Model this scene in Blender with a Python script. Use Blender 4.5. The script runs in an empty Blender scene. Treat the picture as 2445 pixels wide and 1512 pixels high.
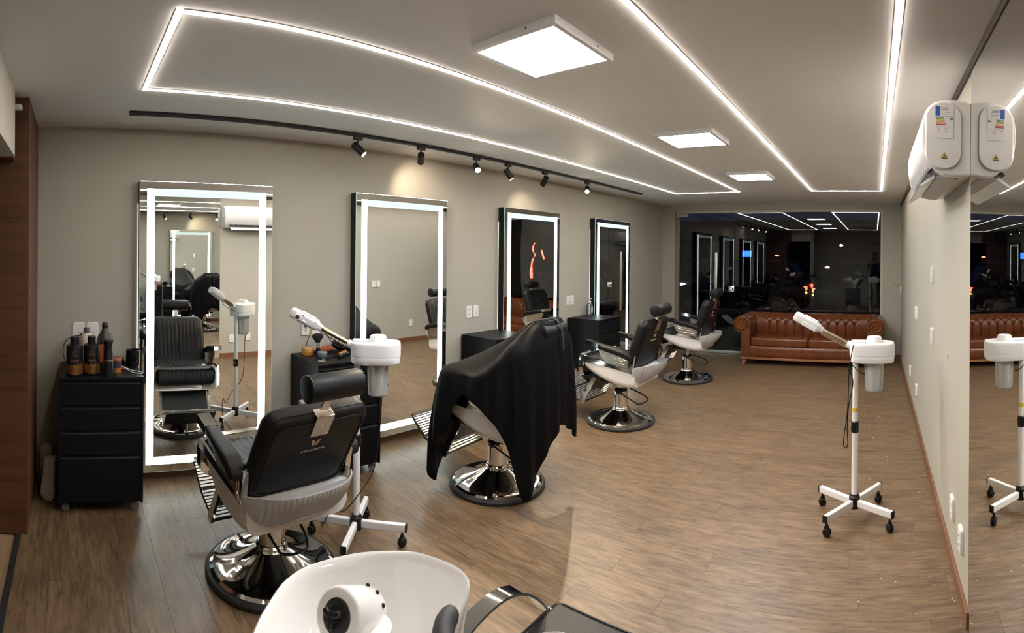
import bpy, bmesh, math, random
from mathutils import Matrix, Vector
random.seed(7)
scene = bpy.context.scene
C = scene.collection
PI = math.pi

# ------------------------------------------------------------------ camera (swept panorama = cylindrical lens)
F, X0, CY, TX, TY, HC = 1216.07, 2088.07, 608.49, -.0057, -.0076, 1.62
Rx = Matrix(((1, 0, 0), (0, math.cos(TX), -math.sin(TX)), (0, math.sin(TX), math.cos(TX))))
Ry = Matrix(((math.cos(TY), 0, -math.sin(TY)), (0, 1, 0), (math.sin(TY), 0, math.cos(TY))))
Mc = (Ry @ Rx).transposed()
cd = bpy.data.cameras.new('camera')
cam = bpy.data.objects.new('camera', cd); C.objects.link(cam)
cd.type = 'PANO'; cd.panorama_type = 'CENTRAL_CYLINDRICAL'
cd.central_cylindrical_range_u_min = (0 - X0) / F
cd.central_cylindrical_range_u_max = (2445 - X0) / F
cd.central_cylindrical_range_v_min = (CY - 1512) / F
cd.central_cylindrical_range_v_max = CY / F
cd.central_cylindrical_radius = 1.0
cd.clip_start = .01
mw = Matrix((Mc.col[0], Mc.col[2], -Mc.col[1])).transposed().to_4x4()
mw.translation = (0, 0, HC); cam.matrix_world = mw
scene.camera = cam

# ------------------------------------------------------------------ world: night sky
world = bpy.data.worlds.new('night'); scene.world = world; world.use_nodes = True
bg = world.node_tree.nodes['Background']
bg.inputs[0].default_value = (.010, .014, .034, 1); bg.inputs[1].default_value = .22
vs = scene.view_settings
vs.view_transform = 'Standard'; vs.look = 'None'; vs.exposure = 1.75; vs.gamma = 1.0
vs.use_curve_mapping = False
cy = scene.cycles
cy.max_bounces = 14; cy.glossy_bounces = 10; cy.transparent_max_bounces = 16; cy.diffuse_bounces = 5
cy.caustics_reflective = False; cy.caustics_refractive = False
cy.sample_clamp_indirect = 6.0
cy.use_denoising = True

# light levels (radiance of the things that give off light)
E_LED, E_PANEL, E_BAND, E_SPOT = 15.0, 17.0, 2.1, 12.0
W_SPOT = 48.0

# room
XL, XR, YF, YB, ZC = -3.592, .423, 8.12, -1.15, 2.488

# ------------------------------------------------------------------ materials
MATS = {}
def mat(name, col, rough=.5, metal=0., spec=.5, emit=None, es=0., noise=None, bump=None, coat=0., trans=0., ior=1.45, sheen=0.):
    if name in MATS: return MATS[name]
    m = bpy.data.materials.new(name); m.use_nodes = True
    nt = m.node_tree; b = nt.nodes['Principled BSDF']
    b.inputs['Base Color'].default_value = (*col, 1)
    b.inputs['Roughness'].default_value = rough
    b.inputs['Metallic'].default_value = metal
    b.inputs['Specular IOR Level'].default_value = spec
    b.inputs['Coat Weight'].default_value = coat
    b.inputs['Transmission Weight'].default_value = trans
    b.inputs['IOR'].default_value = ior
    b.inputs['Sheen Weight'].default_value = sheen
    if emit:
        b.inputs['Emission Color'].default_value = (*emit, 1); b.inputs['Emission Strength'].default_value = es
    if noise or bump:
        tc = nt.nodes.new('ShaderNodeTexCoord')
    if noise:                       # (scale, amount) faint mottling of the surface's own colour
        n = nt.nodes.new('ShaderNodeTexNoise'); n.inputs['Scale'].default_value = noise[0]; n.inputs['Detail'].default_value = 5
        nt.links.new(tc.outputs['Object'], n.inputs['Vector'])
        r = nt.nodes.new('ShaderNodeValToRGB')
        a = noise[1]
        r.color_ramp.elements[0].position = .3; r.color_ramp.elements[1].position = .7
        r.color_ramp.elements[0].color = (*[c * (1 - a) for c in col], 1)
        r.color_ramp.elements[1].color = (*[min(1, c * (1 + a)) for c in col], 1)
        nt.links.new(n.outputs['Fac'], r.inputs['Fac']); nt.links.new(r.outputs['Color'], b.inputs['Base Color'])
    if bump:                        # (scale, strength)
        n2 = nt.nodes.new('ShaderNodeTexNoise'); n2.inputs['Scale'].default_value = bump[0]; n2.inputs['Detail'].default_value = 4
        nt.links.new(tc.outputs['Object'], n2.inputs['Vector'])
        bp = nt.nodes.new('ShaderNodeBump'); bp.inputs['Strength'].default_value = bump[1]; bp.inputs['Distance'].default_value = .003
        nt.links.new(n2.outputs['Fac'], bp.inputs['Height']); nt.links.new(bp.outputs['Normal'], b.inputs['Normal'])
    MATS[name] = m
    return m
def emat(name, col, s):
    if name in MATS: return MATS[name]
    m = bpy.data.materials.new(name); m.use_nodes = True
    nt = m.node_tree; nt.nodes.clear()
    o = nt.nodes.new('ShaderNodeOutputMaterial'); e = nt.nodes.new('ShaderNodeEmission')
    e.inputs[0].default_value = (*col, 1); e.inputs[1].default_value = s
    nt.links.new(e.outputs[0], o.inputs[0]); MATS[name] = m
    return m
def glassmat(name, tint, f0=.04, rough=0.0, body=None, amount=0.):
    """thin glass / clear plastic: transparent body with Fresnel reflection; body = milky diffuse share"""
    if name in MATS: return MATS[name]
    m = bpy.data.materials.new(name); m.use_nodes = True
    nt = m.node_tree; nt.nodes.clear()
    o = nt.nodes.new('ShaderNodeOutputMaterial'); t = nt.nodes.new('ShaderNodeBsdfTransparent'); g = nt.nodes.new('ShaderNodeBsdfGlossy')
    t.inputs[0].default_value = (*tint, 1); g.inputs['Roughness'].default_value = rough
    fr = nt.nodes.new('ShaderNodeFresnel'); fr.inputs[0].default_value = (1 + math.sqrt(f0)) / (1 - math.sqrt(f0))
    mx = nt.nodes.new('ShaderNodeMixShader')
    nt.links.new(fr.outputs[0], mx.inputs[0])
    base = t.outputs[0]
    if body:
        d = nt.nodes.new('ShaderNodeBsdfDiffuse'); d.inputs[0].default_value = (*body, 1)
        tl = nt.nodes.new('ShaderNodeBsdfTranslucent'); tl.inputs[0].default_value = (*body, 1)
        m0 = nt.nodes.new('ShaderNodeMixShader'); m0.inputs[0].default_value = .5
        nt.links.new(d.outputs[0], m0.inputs[1]); nt.links.new(tl.outputs[0], m0.inputs[2])
        m1 = nt.nodes.new('ShaderNodeMixShader'); m1.inputs[0].default_value = amount
        nt.links.new(t.outputs[0], m1.inputs[1]); nt.links.new(m0.outputs[0], m1.inputs[2]); base = m1.outputs[0]
    nt.links.new(base, mx.inputs[1]); nt.links.new(g.outputs[0], mx.inputs[2]); nt.links.new(mx.outputs[0], o.inputs[0])
    MATS[name] = m
    return m
def woodmat(name, cols, axis='X', scale=1., rough=.42, rand=.25, lo=1.6, hi=34., bumpk=.25, patch=0.):
    """grain stretched along an axis; every board (object) takes its own shift and tone"""
    if name in MATS: return MATS[name]
    m = bpy.data.materials.new(name); m.use_nodes = True
    nt = m.node_tree; b = nt.nodes['Principled BSDF']; N = nt.nodes.new; L = nt.links.new
    tc = N('ShaderNodeTexCoord'); oi = N('ShaderNodeObjectInfo')
    mp = N('ShaderNodeMapping')
    lo, hi = lo * scale, hi * scale
    mp.inputs['Scale'].default_value = {'X': (lo, hi, hi), 'Y': (hi, lo, hi), 'Z': (hi, hi, lo)}[axis]
    L(tc.outputs['Object'], mp.inputs['Vector'])
    cb = N('ShaderNodeCombineXYZ'); ml = N('ShaderNodeMath'); ml.operation = 'MULTIPLY'; ml.inputs[1].default_value = 57.
    L(oi.outputs['Random'], ml.inputs[0])
    for k in range(3): L(ml.outputs[0], cb.inputs[k])
    L(cb.outputs[0], mp.inputs['Location'])
    n = N('ShaderNodeTexNoise'); n.inputs['Scale'].default_value = 1.; n.inputs['Detail'].default_value = 8; n.inputs['Roughness'].default_value = .62; n.inputs['Distortion'].default_value = .35
    L(mp.outputs[0], n.inputs['Vector'])
    r = N('ShaderNodeValToRGB'); cr = r.color_ramp
    cr.elements[0].position = .28; cr.elements[0].color = (*cols[0], 1)
    cr.elements[1].position = .72; cr.elements[1].color = (*cols[2], 1)
    e = cr.elements.new(.47); e.color = (*cols[1], 1)
    L(n.outputs['Fac'], r.inputs['Fac'])
    hs = N('ShaderNodeHueSaturation'); mr = N('ShaderNodeMapRange')
    mr.inputs['To Min'].default_value = 1 - rand * .5; mr.inputs['To Max'].default_value = 1 + rand * .5
    L(oi.outputs['Random'], mr.inputs['Value']); L(mr.outputs[0], hs.inputs['Value']); L(r.outputs[0], hs.inputs['Color'])
    last = hs.outputs[0]
    if patch:                       # broader figure in the print, streaky too
        mp2 = N('ShaderNodeMapping'); mp2.inputs['Scale'].default_value = (3., 13., 3.); L(tc.outputs['Object'], mp2.inputs['Vector']); L(cb.outputs[0], mp2.inputs['Location'])
        n3 = N('ShaderNodeTexNoise'); n3.inputs['Scale'].default_value = 1.; n3.inputs['Detail'].default_value = 6; n3.inputs['Roughness'].default_value = .7; L(mp2.outputs[0], n3.inputs['Vector'])
        m3 = N('ShaderNodeMapRange'); m3.inputs['From Min'].default_value = .3; m3.inputs['From Max'].default_value = .7; m3.inputs['To Min'].default_value = 1 - patch; m3.inputs['To Max'].default_value = 1 + patch
        L(n3.outputs['Fac'], m3.inputs['Value'])
        h2 = N('ShaderNodeHueSaturation'); L(m3.outputs[0], h2.inputs['Value']); L(last, h2.inputs['Color']); last = h2.outputs[0]
    L(last, b.inputs['Base Color'])
    b.inputs['Roughness'].default_value = rough
    bp = N('ShaderNodeBump'); bp.inputs['Strength'].default_value = bumpk; bp.inputs['Distance'].default_value = .001
    L(n.outputs['Fac'], bp.inputs['Height']); L(bp.outputs[0], b.inputs['Normal'])
    MATS[name] = m
    return m

M_WALL = mat('wall_paint', (.432, .408, .350), .62, noise=(1.3, .03), bump=(60, .05))
M_CEIL = mat('ceiling_paint', (.86, .845, .84), .7, noise=(.8, .02))
M_FLOOR = woodmat('vinyl_plank', ((.072, .043, .022), (.148, .093, .050), (.225, .150, .088)), 'X', 1., .40, .04, 7.5, 52., .10, .30)
M_FLOOR2 = woodmat('passage_plank', ((.20, .12, .062), (.34, .22, .125), (.44, .30, .18)), 'X', .8, .4, .1)
M_WOODP = woodmat('pier_veneer', ((.052, .020, .009), (.104, .042, .018), (.140, .060, .026)), 'Y', .6, .45, .05)
M_BASEB = woodmat('baseboard_wood', ((.13, .055, .028), (.19, .085, .045), (.23, .11, .06)), 'Y', .6, .4, .05)
M_WHITEP = mat('white_plaster', (.62, .58, .52), .75, noise=(6, .08))
M_DARKGAP = mat('shadow_gap', (.07, .055, .045), .7)
M_CHROME = mat('chrome', (.78, .77, .75), .06, 1.)
M_STEEL = mat('brushed_steel', (.55, .51, .46), .28, 1.)
M_ALU = mat('aluminium', (.62, .62, .62), .32, 1.)
M_BLK = mat('black_leatherette', (.005, .005, .006), .42, spec=.3, bump=(220, .25))
M_BLKS = mat('black_plastic', (.007, .007, .008), .35, spec=.35)
M_BLKLAM = mat('black_laminate', (.005, .0053, .0065), .42, spec=.2, noise=(8, .15))
M_RUB = mat('black_rubber', (.018, .018, .019), .6)
M_WHITE = mat('white_plastic', (.78, .78, .80), .28)
M_SHELL = mat('white_fibreglass', (.72, .70, .69), .3)
M_RSHELL = glassmat('frosted_shell', (.85, .86, .88), .045, .15, (.95, .94, .94), .95)
M_CERAM = mat('white_ceramic', (.88, .87, .86), .10, coat=.6)
M_MIRROR = mat('mirror_silver', (.88, .90, .885), .0, 1.)
M_GEDGE = mat('green_glass_edge', (.30, .52, .47), .2, emit=(.5, .85, .8), es=.15)
M_BAND = emat('frosted_led_band', (.86, 1.0, .95), E_BAND)
M_BANDT = emat('frosted_led_band_top', (.84, 1.0, .92), E_BAND * .155)
M_BACKL = emat('mirror_backlight', (1.0, .98, .86), .35)
M_LED = emat('warm_led_strip', (1.0, .895, .78), E_LED)
M_PANEL = emat('cool_led_panel', (.84, .93, 1.0), E_PANEL)
M_SPOTL = emat('spot_lens', (1.0, .80, .58), E_SPOT)
M_GLASS = glassmat('window_glass', (.88, .91, .90), .048)
M_TAN = mat('tan_leather', (.140, .040, .012), .27, spec=.5, noise=(9, .22), bump=(90, .2))
M_TANB = mat('tan_button', (.09, .026, .008), .35)
M_SOFAW = mat('sofa_wood', (.30, .13, .05), .35, noise=(14, .2))
M_OUT = mat('outlet_plastic', (.80, .79, .77), .3)
M_HOLE = mat('dark_hole', (.02, .02, .02), .6)
M_CAPE = mat('cape_cloth', (.0035, .0035, .0045), .55, spec=.12, bump=(500, .2))

# ------------------------------------------------------------------ mesh builder
class MB:
    def __init__(s): s.v = []; s.f = []; s.soft = False
    def raw(s, vs_, fs_, M=None):
        o = len(s.v)
        s.v += [tuple(M @ Vector(p)) if M is not None else tuple(p) for p in vs_]
        s.f += [tuple(i + o for i in f) for f in fs_]
        return s
    def box(s, c, d, bev=0., M=None, seg=2):
        bm = bmesh.new(); bmesh.ops.create_cube(bm, size=1.)
        for v in bm.verts: v.co = Vector((v.co.x * d[0] + c[0], v.co.y * d[1] + c[1], v.co.z * d[2] + c[2]))
        if bev > 0: bmesh.ops.bevel(bm, geom=bm.edges[:], offset=bev, segments=seg, profile=.5, affect='EDGES')
        bm.verts.index_update()
        s.raw([v.co for v in bm.verts], [[v.index for v in f.verts] for f in bm.faces], M); bm.free()
        return s
    def b2(s, x0, x1, y0, y1, z0, z1, bev=0., M=None):
        return s.box(((x0 + x1) / 2, (y0 + y1) / 2, (z0 + z1) / 2), (abs(x1 - x0), abs(y1 - y0), abs(z1 - z0)), bev, M)
    def lathe(s, prof, n=32, M=None):
        vv, ff = [], []
        rings = []
        if n <= 16: s.soft = True
        for r, z in prof:
            if r < 1e-6: rings.append([len(vv)]); vv.append((0, 0, z))
            else:
                rings.append(list(range(len(vv), len(vv) + n)))
                vv += [(r * math.cos(2 * PI * k / n), r * math.sin(2 * PI * k / n), z) for k in range(n)]
        for a, b in zip(rings, rings[1:]):
            for k in range(n):
                q = [a[k % len(a)], a[(k + 1) % len(a)], b[(k + 1) % len(b)], b[k % len(b)]]
                q = list(dict.fromkeys(q))
                if len(q) > 2: ff.append(q)
        for rg, fl in ((rings[0], True), (rings[-1], False)):
            if len(rg) > 1: ff.append(rg[::-1] if fl else rg)
        return s.raw(vv, ff, M)
    def cyl(s, a, b, r, r2=None, n=20):
        a, b = Vector(a), Vector(b); d = b - a
        Q = d.to_track_quat('Z', 'Y').to_matrix().to_4x4(); Q.translation = a
        return s.lathe([(r, 0), (r if r2 is None else r2, d.length)], n, Q)
    def rcyl(s, a, b, r, e=.01, n=24):
        a, b = Vector(a), Vector(b); d = b - a; L = d.length
        Q = d.to_track_quat('Z', 'Y').to_matrix().to_4x4(); Q.translation = a
        pr = [(0, 0), (r - e, 0), (r - e * .3, e * .3), (r, e), (r, L - e), (r - e * .3, L - e * .3), (r - e, L), (0, L)]
        return s.lathe(pr, n, Q)
    def loft(s, rings, closed=True, cap=True):
        n = len(rings[0]); vv = [p for r in rings for p in r]; ff = []
        for i in range(len(rings) - 1):
            for k in range(n if closed else n - 1):
                k2 = (k + 1) % n
                ff.append((i * n + k, i * n + k2, (i + 1) * n + k2, (i + 1) * n + k))
        if cap and closed:
            ff.append(tuple(range(n))[::-1]); ff.append(tuple((len(rings) - 1) * n + k for k in range(n)))
        return s.raw(vv, ff)
    def tube(s, path, r, n=8, closed=False, flat=None):
        P = [Vector(p) for p in path]; m = len(P); rings = []; s.soft = True
        up = None
        for i in range(m):
            if closed: t = (P[(i + 1) % m] - P[i - 1]).normalized()
            else: t = (P[min(i + 1, m - 1)] - P[max(i - 1, 0)]).normalized()
            if up is None:
                up = Vector((0, 0, 1)) if abs(t.z) < .9 else Vector((1, 0, 0))
            a = t.cross(up).normalized() if t.cross(up).length > 1e-6 else t.orthogonal().normalized()
            up = a.cross(t).normalized()
            rr = r[i] if isinstance(r, (list, tuple)) else r
            rx, ry = (rr, rr) if flat is None else flat
            rings.append([tuple(P[i] + a * rx * math.cos(2 * PI * k / n) + up * ry * math.sin(2 * PI * k / n)) for k in range(n)])
        if closed: rings.append(rings[0]); return s.loft(rings, True, False)
        return s.loft(rings)
    def prism(s, poly, axis, a, b, M=None):
        """polygon in the two other axes, extruded along axis from a to b"""
        def pt(p, t):
            return {'X': (t, p[0], p[1]), 'Y': (p[0], t, p[1]), 'Z': (p[0], p[1], t)}[axis]
        n = len(poly); vv = [pt(p, a) for p in poly] + [pt(p, b) for p in poly]
        ff = [tuple(range(n))[::-1], tuple(range(n, 2 * n))] + [(k, (k + 1) % n, n + (k + 1) % n, n + k) for k in range(n)]
        return s.raw(vv, ff, M)
    def ball(s, c, r, M=None, n=14):
        if not isinstance(r, (tuple, list)): r = (r, r, r)
        T = Matrix.Translation(c) @ Matrix.Diagonal((*r, 1))
        if M is not None: T = M @ T
        m = n // 2
        return s.lathe([(math.sin(PI * k / m), -math.cos(PI * k / m)) for k in range(m + 1)], n, T)
    def mesh(s, name, m, sharp=21., weld=True):
        if s.soft: sharp = max(sharp, 62.)
        me = bpy.data.meshes.new(name); me.from_pydata(s.v, [], s.f)
        bm = bmesh.new(); bm.from_mesh(me)
        bmesh.ops.recalc_face_normals(bm, faces=bm.faces[:])
        bm.to_mesh(me); bm.free()
        me.polygons.foreach_set('use_smooth', [True] * len(me.polygons))
        me.set_sharp_from_angle(angle=math.radians(sharp))
        if m: me.materials.append(m)
        return me
    def build(s, name, m, parent=None, sharp=21.):
        return link(name, s.mesh(name, m, sharp), parent)
def link(name, me, parent=None, loc=None):
    o = bpy.data.objects.new(name, me); C.objects.link(o)
    if parent: o.parent = parent
    if loc: o.location = loc
    return o
def tag(o, label, cat, group=None, kind=None):
    o['label'] = label
    if cat: o['category'] = cat
    if group: o['group'] = group
    if kind: o['kind'] = kind
    return o
def struct(o, label=None):
    o['kind'] = 'structure'
    if label: o['label'] = label
    return o
def empty(name, loc=(0, 0, 0), rz=0.):
    o = bpy.data.objects.new(name, None); C.objects.link(o)
    o.location = loc; o.rotation_euler = (0, 0, rz); o.empty_display_size = .1
    return o
def copy_tree(o, parent=None):
    c = o.copy(); C.objects.link(c); c.parent = parent
    for ch in o.children: copy_tree(ch, c)
    return c
def text(name, s, size, M, m, parent=None, ext=.0006, align='CENTER', spacing=1.):
    cu = bpy.data.curves.new(name, 'FONT'); cu.body = s; cu.size = size; cu.extrude = ext; cu.align_x = align; cu.align_y = 'CENTER'
    cu.resolution_u = 3; cu.space_character = spacing
    o = bpy.data.objects.new(name, cu); C.objects.link(o)
    dg = bpy.context.evaluated_depsgraph_get(); me = bpy.data.meshes.new_from_object(o.evaluated_get(dg))
    bpy.data.objects.remove(o); bpy.data.curves.remove(cu)
    me.transform(M); me.materials.clear(); me.materials.append(m)
    return link(name, me, parent)
def frame(o, x, y):
    """matrix whose X, Y axes are given (text plane)"""
    x = Vector(x).normalized(); y = Vector(y).normalized(); z = x.cross(y)
    m = Matrix((x, y, z)).transposed().to_4x4(); m.translation = Vector(o); return m
def spline(pts, n=8, closed=False):
    P = [Vector(p) for p in pts]; m = len(P); out = []
    rng = range(m) if closed else range(m - 1)
    for i in rng:
        if closed: p0, p1, p2, p3 = P[i - 1], P[i], P[(i + 1) % m], P[(i + 2) % m]
        else: p0, p1, p2, p3 = P[max(i - 1, 0)], P[i], P[i + 1], P[min(i + 2, m - 1)]
        for k in range(n):
            t = k / n
            out.append(.5 * ((2 * p1) + (p2 - p0) * t + (2 * p0 - 5 * p1 + 4 * p2 - p3) * t * t + (3 * p1 - p0 - 3 * p2 + p3) * t ** 3))
    if not closed: out.append(P[-1])
    return out
def rrect(w, h, r, n=5, cx=0., cy_=0.):
    r = min(r, w / 2 - 1e-4, h / 2 - 1e-4); out = []
    for (sx, sy, a0) in ((1, 1, 0), (-1, 1, 90), (-1, -1, 180), (1, -1, 270)):
        for k in range(n + 1):
            a = math.radians(a0 + 90 * k / n)
            out.append((cx + sx * (w / 2 - r) + r * math.cos(a), cy_ + sy * (h / 2 - r) + r * math.sin(a)))
    return out
def hash01(i): return (math.sin(i * 127.1 + 311.7) * 43758.5453) % 1.
# ================================================================== THE ROOM
def plain(name, x0, x1, y0, y1, z0, z1, m, label=None):
    return struct(MB().b2(x0, x1, y0, y1, z0, z1).build(name, m), label)
# floor: base slab + vinyl planks laid across the room
floor = plain('floor', XL - .1, XR + .1, -.30, YF + .1, -.12, -.004, M_DARKGAP, 'brown wood-look vinyl plank floor')
PW, PL = .184, 1.22
plank_me = MB().b2(0, PL - .0008, 0, PW - .0008, -.004, 0, .0005).mesh('plank', M_FLOOR, 3.)
def plank(x0, x1, y0, y1, par, m=None, whole=None):
    if whole is not None: o = link('plank', whole, par, (x0, y0, 0)); return o
    return MB().b2(0, x1 - x0 - .0008, 0, y1 - y0 - .0008, -.004, 0, .0005).build('plank', m, par, 3.)
row = 0; y = -.30
while y < YF - .01:
    y1 = min(y + PW, YF)
    x = XL - hash01(row) * PL * .9
    while x < XR - .02:
        a, b = max(x, XL), min(x + PL, XR)
        if b - a > .03:
            if b - a > PL - .002 and y1 - y > PW - .002: plank(a, b, y, y1, floor, whole=plank_me)
            else:
                o = plank(a, b, y, y1, floor, M_FLOOR); o.location = (a, y, 0)
        x += PL
    y += PW; row += 1
fl2 = plain('floor_passage', XL - .1, XR + .1, -2.6, -.315, -.12, -.012, M_FLOOR2, 'lighter wood floor of the passage beyond the threshold')
struct(MB().b2(-2.88, XR, -.325, -.295, -.01, .004, .002).build('trim_1', M_RUB), 'black threshold strip between the two floors')
plain('ceiling', XL - .1, XR + .1, -2.6, YF + .1, ZC, ZC + .1, M_CEIL, 'flat off-white ceiling')
plain('wall_left', XL - .12, XL, -2.6, YF + .1, -.1, ZC + .1, M_WALL, 'taupe wall carrying the four lit mirrors')
plain('wall_right', XR, XR + .12, -2.6, YF + .1, -.1, ZC + .1, M_WALL, 'taupe wall carrying the air conditioner and outlets')
# front wall around the shop window
WX0, WX1, WZ1 = -3.36, .128, 2.385
fw = struct(MB().b2(XL, WX0, YF, YF + .14, -.1, ZC).b2(WX1, XR, YF, YF + .14, -.1, ZC).b2(WX0, WX1, YF, YF + .14, WZ1, ZC).build('wall_front', M_WALL), 'taupe wall around the shop window')
# rear: wood pier, white header over the passage, rear wall
plain('wall_pier', XL, -2.88, -2.6, -.26, 0, ZC, M_WOODP, 'dark brown wood-veneer pier at the end of the mirror wall')
hd = struct(MB().b2(-2.74, -2.1205, -.60, -.325, 2.13, ZC).build('wall_header', M_WHITEP), 'rough white plaster header over the passage opening')
MB().b2(-2.88, -2.74, -.6, -.34, 2.13, ZC).build('header_end', M_WOODP, hd)
MB().b2(-2.80, -2.76, -.335, -.29, 2.39, 2.42, .006).build('junction_box', M_OUT, hd)
plain('wall_rear', -2.0, XR, YB - .12, YB, -.1, ZC, M_WALL, 'taupe wall behind the wash chair')
plain('wall_return', -2.12, -2.0, YB - .12, -.325, -.1, ZC, M_WALL)
plain('wall_passage', XL, -2.0, -2.72, -2.6, -.1, ZC, M_BLKLAM)  # black on both passage walls stands in for the unlit depth
plain('wall_passage_side', -2.12, -2.0, -2.6, YB - .12, -.1, ZC, M_BLKLAM)
# baseboards and a dark strip painted in as the shade of the ceiling gap
struct(MB().b2(XL, XL + .015, -.26, YF, 0, .062, .003).build('baseboard_left', M_BASEB), 'brown wooden baseboard under the mirrors')
struct(MB().b2(XR - .015, XR, 2.19, YF, 0, .075, .003).build('baseboard_right', M_BASEB), 'brown wooden baseboard along the outlet wall')
struct(MB().b2(WX1, XR - .015, YF - .015, YF, 0, .075, .003).build('baseboard_front', M_BASEB), 'short brown baseboard beside the shop window')
struct(MB().b2(XR - .012, XR, YB, YF, ZC - .045, ZC - .002).build('trim_2', M_DARKGAP), 'dark strip painted as the shadow of the gap where wall meets ceiling')
# ------------------------------------------------------------------ shop window
win = struct(empty('window_1', (0, 0, 0)), 'full-width glass shop front looking onto the night street')
YG = YF + .06
fm = mat('frame_aluminium', (.30, .29, .24), .38, .6)
MB().b2(WX0, WX0 + .07, YG - .03, YG + .03, 0, WZ1, .003).build('jamb', fm, win)
MB().b2(WX1 - .03, WX1, YG - .03, YG + .03, 0, WZ1, .003).build('jamb', mat('light_frame', (.60, .57, .50), .4), win)
MB().b2(WX0, WX1, YG - .035, YG + .03, WZ1 - .035, WZ1, .003).build('head_rail', mat('light_frame', (.60, .57, .50), .4), win)
MB().b2(WX0, WX1, YG - .035, YG + .03, 0, .045, .003).build('sill_rail', M_ALU, win)
MB().b2(WX0 + .02, WX0 + .22, YG - .05, YG - .01, WZ1 - .085, WZ1 - .035, .004).build('pivot_fitting', M_ALU, win)
px = [WX0 + .07, -2.3, -1.1, WX1 - .03]
for k in range(3):
    MB().b2(px[k] + .003, px[k + 1] - .003, YG - .005, YG + .005, .045, WZ1 - .035).build('pane', M_GLASS, win)
h = MB()
h.b2(-2.63, -2.585, YG - .075, YG - .055, .62, 1.69, .006)
for z in (.75, 1.56): h.cyl((-2.607, YG - .06, z), (-2.607, YG - .004, z), .012)
h.build('pull_handle', M_STEEL, win)
lk = MB(); lk.b2(-2.40, -2.30, YG - .03, YG - .004, 1.03, 1.13, .006); lk.cyl((-2.35, YG - .06, 1.09), (-2.35, YG - .02, 1.09), .02); lk.b2(-2.375, -2.325, YG - .07, YG - .055, 1.05, 1.10, .006)
lk.build('lock', M_CHROME, win)

# ================================================================== LIGHTS ON THE CEILING
def led_rect(x0, x1, y0, y1, label):
    r = empty('led_light_outline', ((x0 + x1) / 2, (y0 + y1) / 2, ZC)); w = .011
    tag(r, label, 'ceiling light', 'rectangular LED outlines in the ceiling')
    cx, cy_ = (x0 + x1) / 2, (y0 + y1) / 2
    for (a, b, c, d) in ((x0, x0, y0, y1), (x1, x1, y0, y1), (x0, x1, y0, y0), (x0, x1, y1, y1)):
        ex = 0 if a != b else w; ey = 0 if c != d else w
        xa, xb, ya, yb = a - w - cx, b + w - cx, c - w - cy_, d + w - cy_
        if a == b: ya += 2 * w; yb -= 2 * w
        MB().b2(xa, xb, ya, yb, -.0056, 0).build('led_strip', M_LED, r)
        t = .004
        if a == b: MB().b2(xa - t, xa, ya, yb, -.003, 0).b2(xb, xb + t, ya, yb, -.003, 0).build('profile', M_WHITE, r)
        else: MB().b2(xa, xb, ya - t, ya, -.003, 0).b2(xa, xb, yb, yb + t, -.003, 0).build('profile', M_WHITE, r)
    return r
led_rect(-2.70, -1.80, .37, 6.57, 'long warm LED outline in the ceiling nearest the lit mirrors')
led_rect(-.82, .08, .37, 6.61, 'long warm LED outline in the ceiling nearest the air conditioner')
names_p = ['largest square cool-white ceiling panel nearest the camera', 'middle one of the three square cool-white ceiling panels', 'square cool-white ceiling panel farthest off, nearest the shop window']
for k, yy in enumerate((1.69, 3.455, 5.22)):
    r = empty('ceiling_panel_light', (-1.295, yy, ZC)); tag(r, names_p[k], 'ceiling light', 'square ceiling panels')
    o_, i_, hh = .215, .193, .034
    fr_ = MB()
    for (a, b, c, d) in ((-o_, o_, -o_, -i_), (-o_, o_, i_, o_), (-o_, -i_, -i_, i_), (i_, o_, -i_, i_)): fr_.b2(a, b, c, d, -hh, 0, .002)
    fr_.build('frame', M_WHITE, r)
    MB().b2(-i_, i_, -i_, i_, -hh + .003, -hh + .008).build('diffuser', M_PANEL, r)
    for (sx, sy) in ((o_, .08), (.08, -o_), (-o_, .08), (.08, o_)):
        MB().ball((sx, sy, -.017), .004).build('screw', M_HOLE, r)
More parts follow.
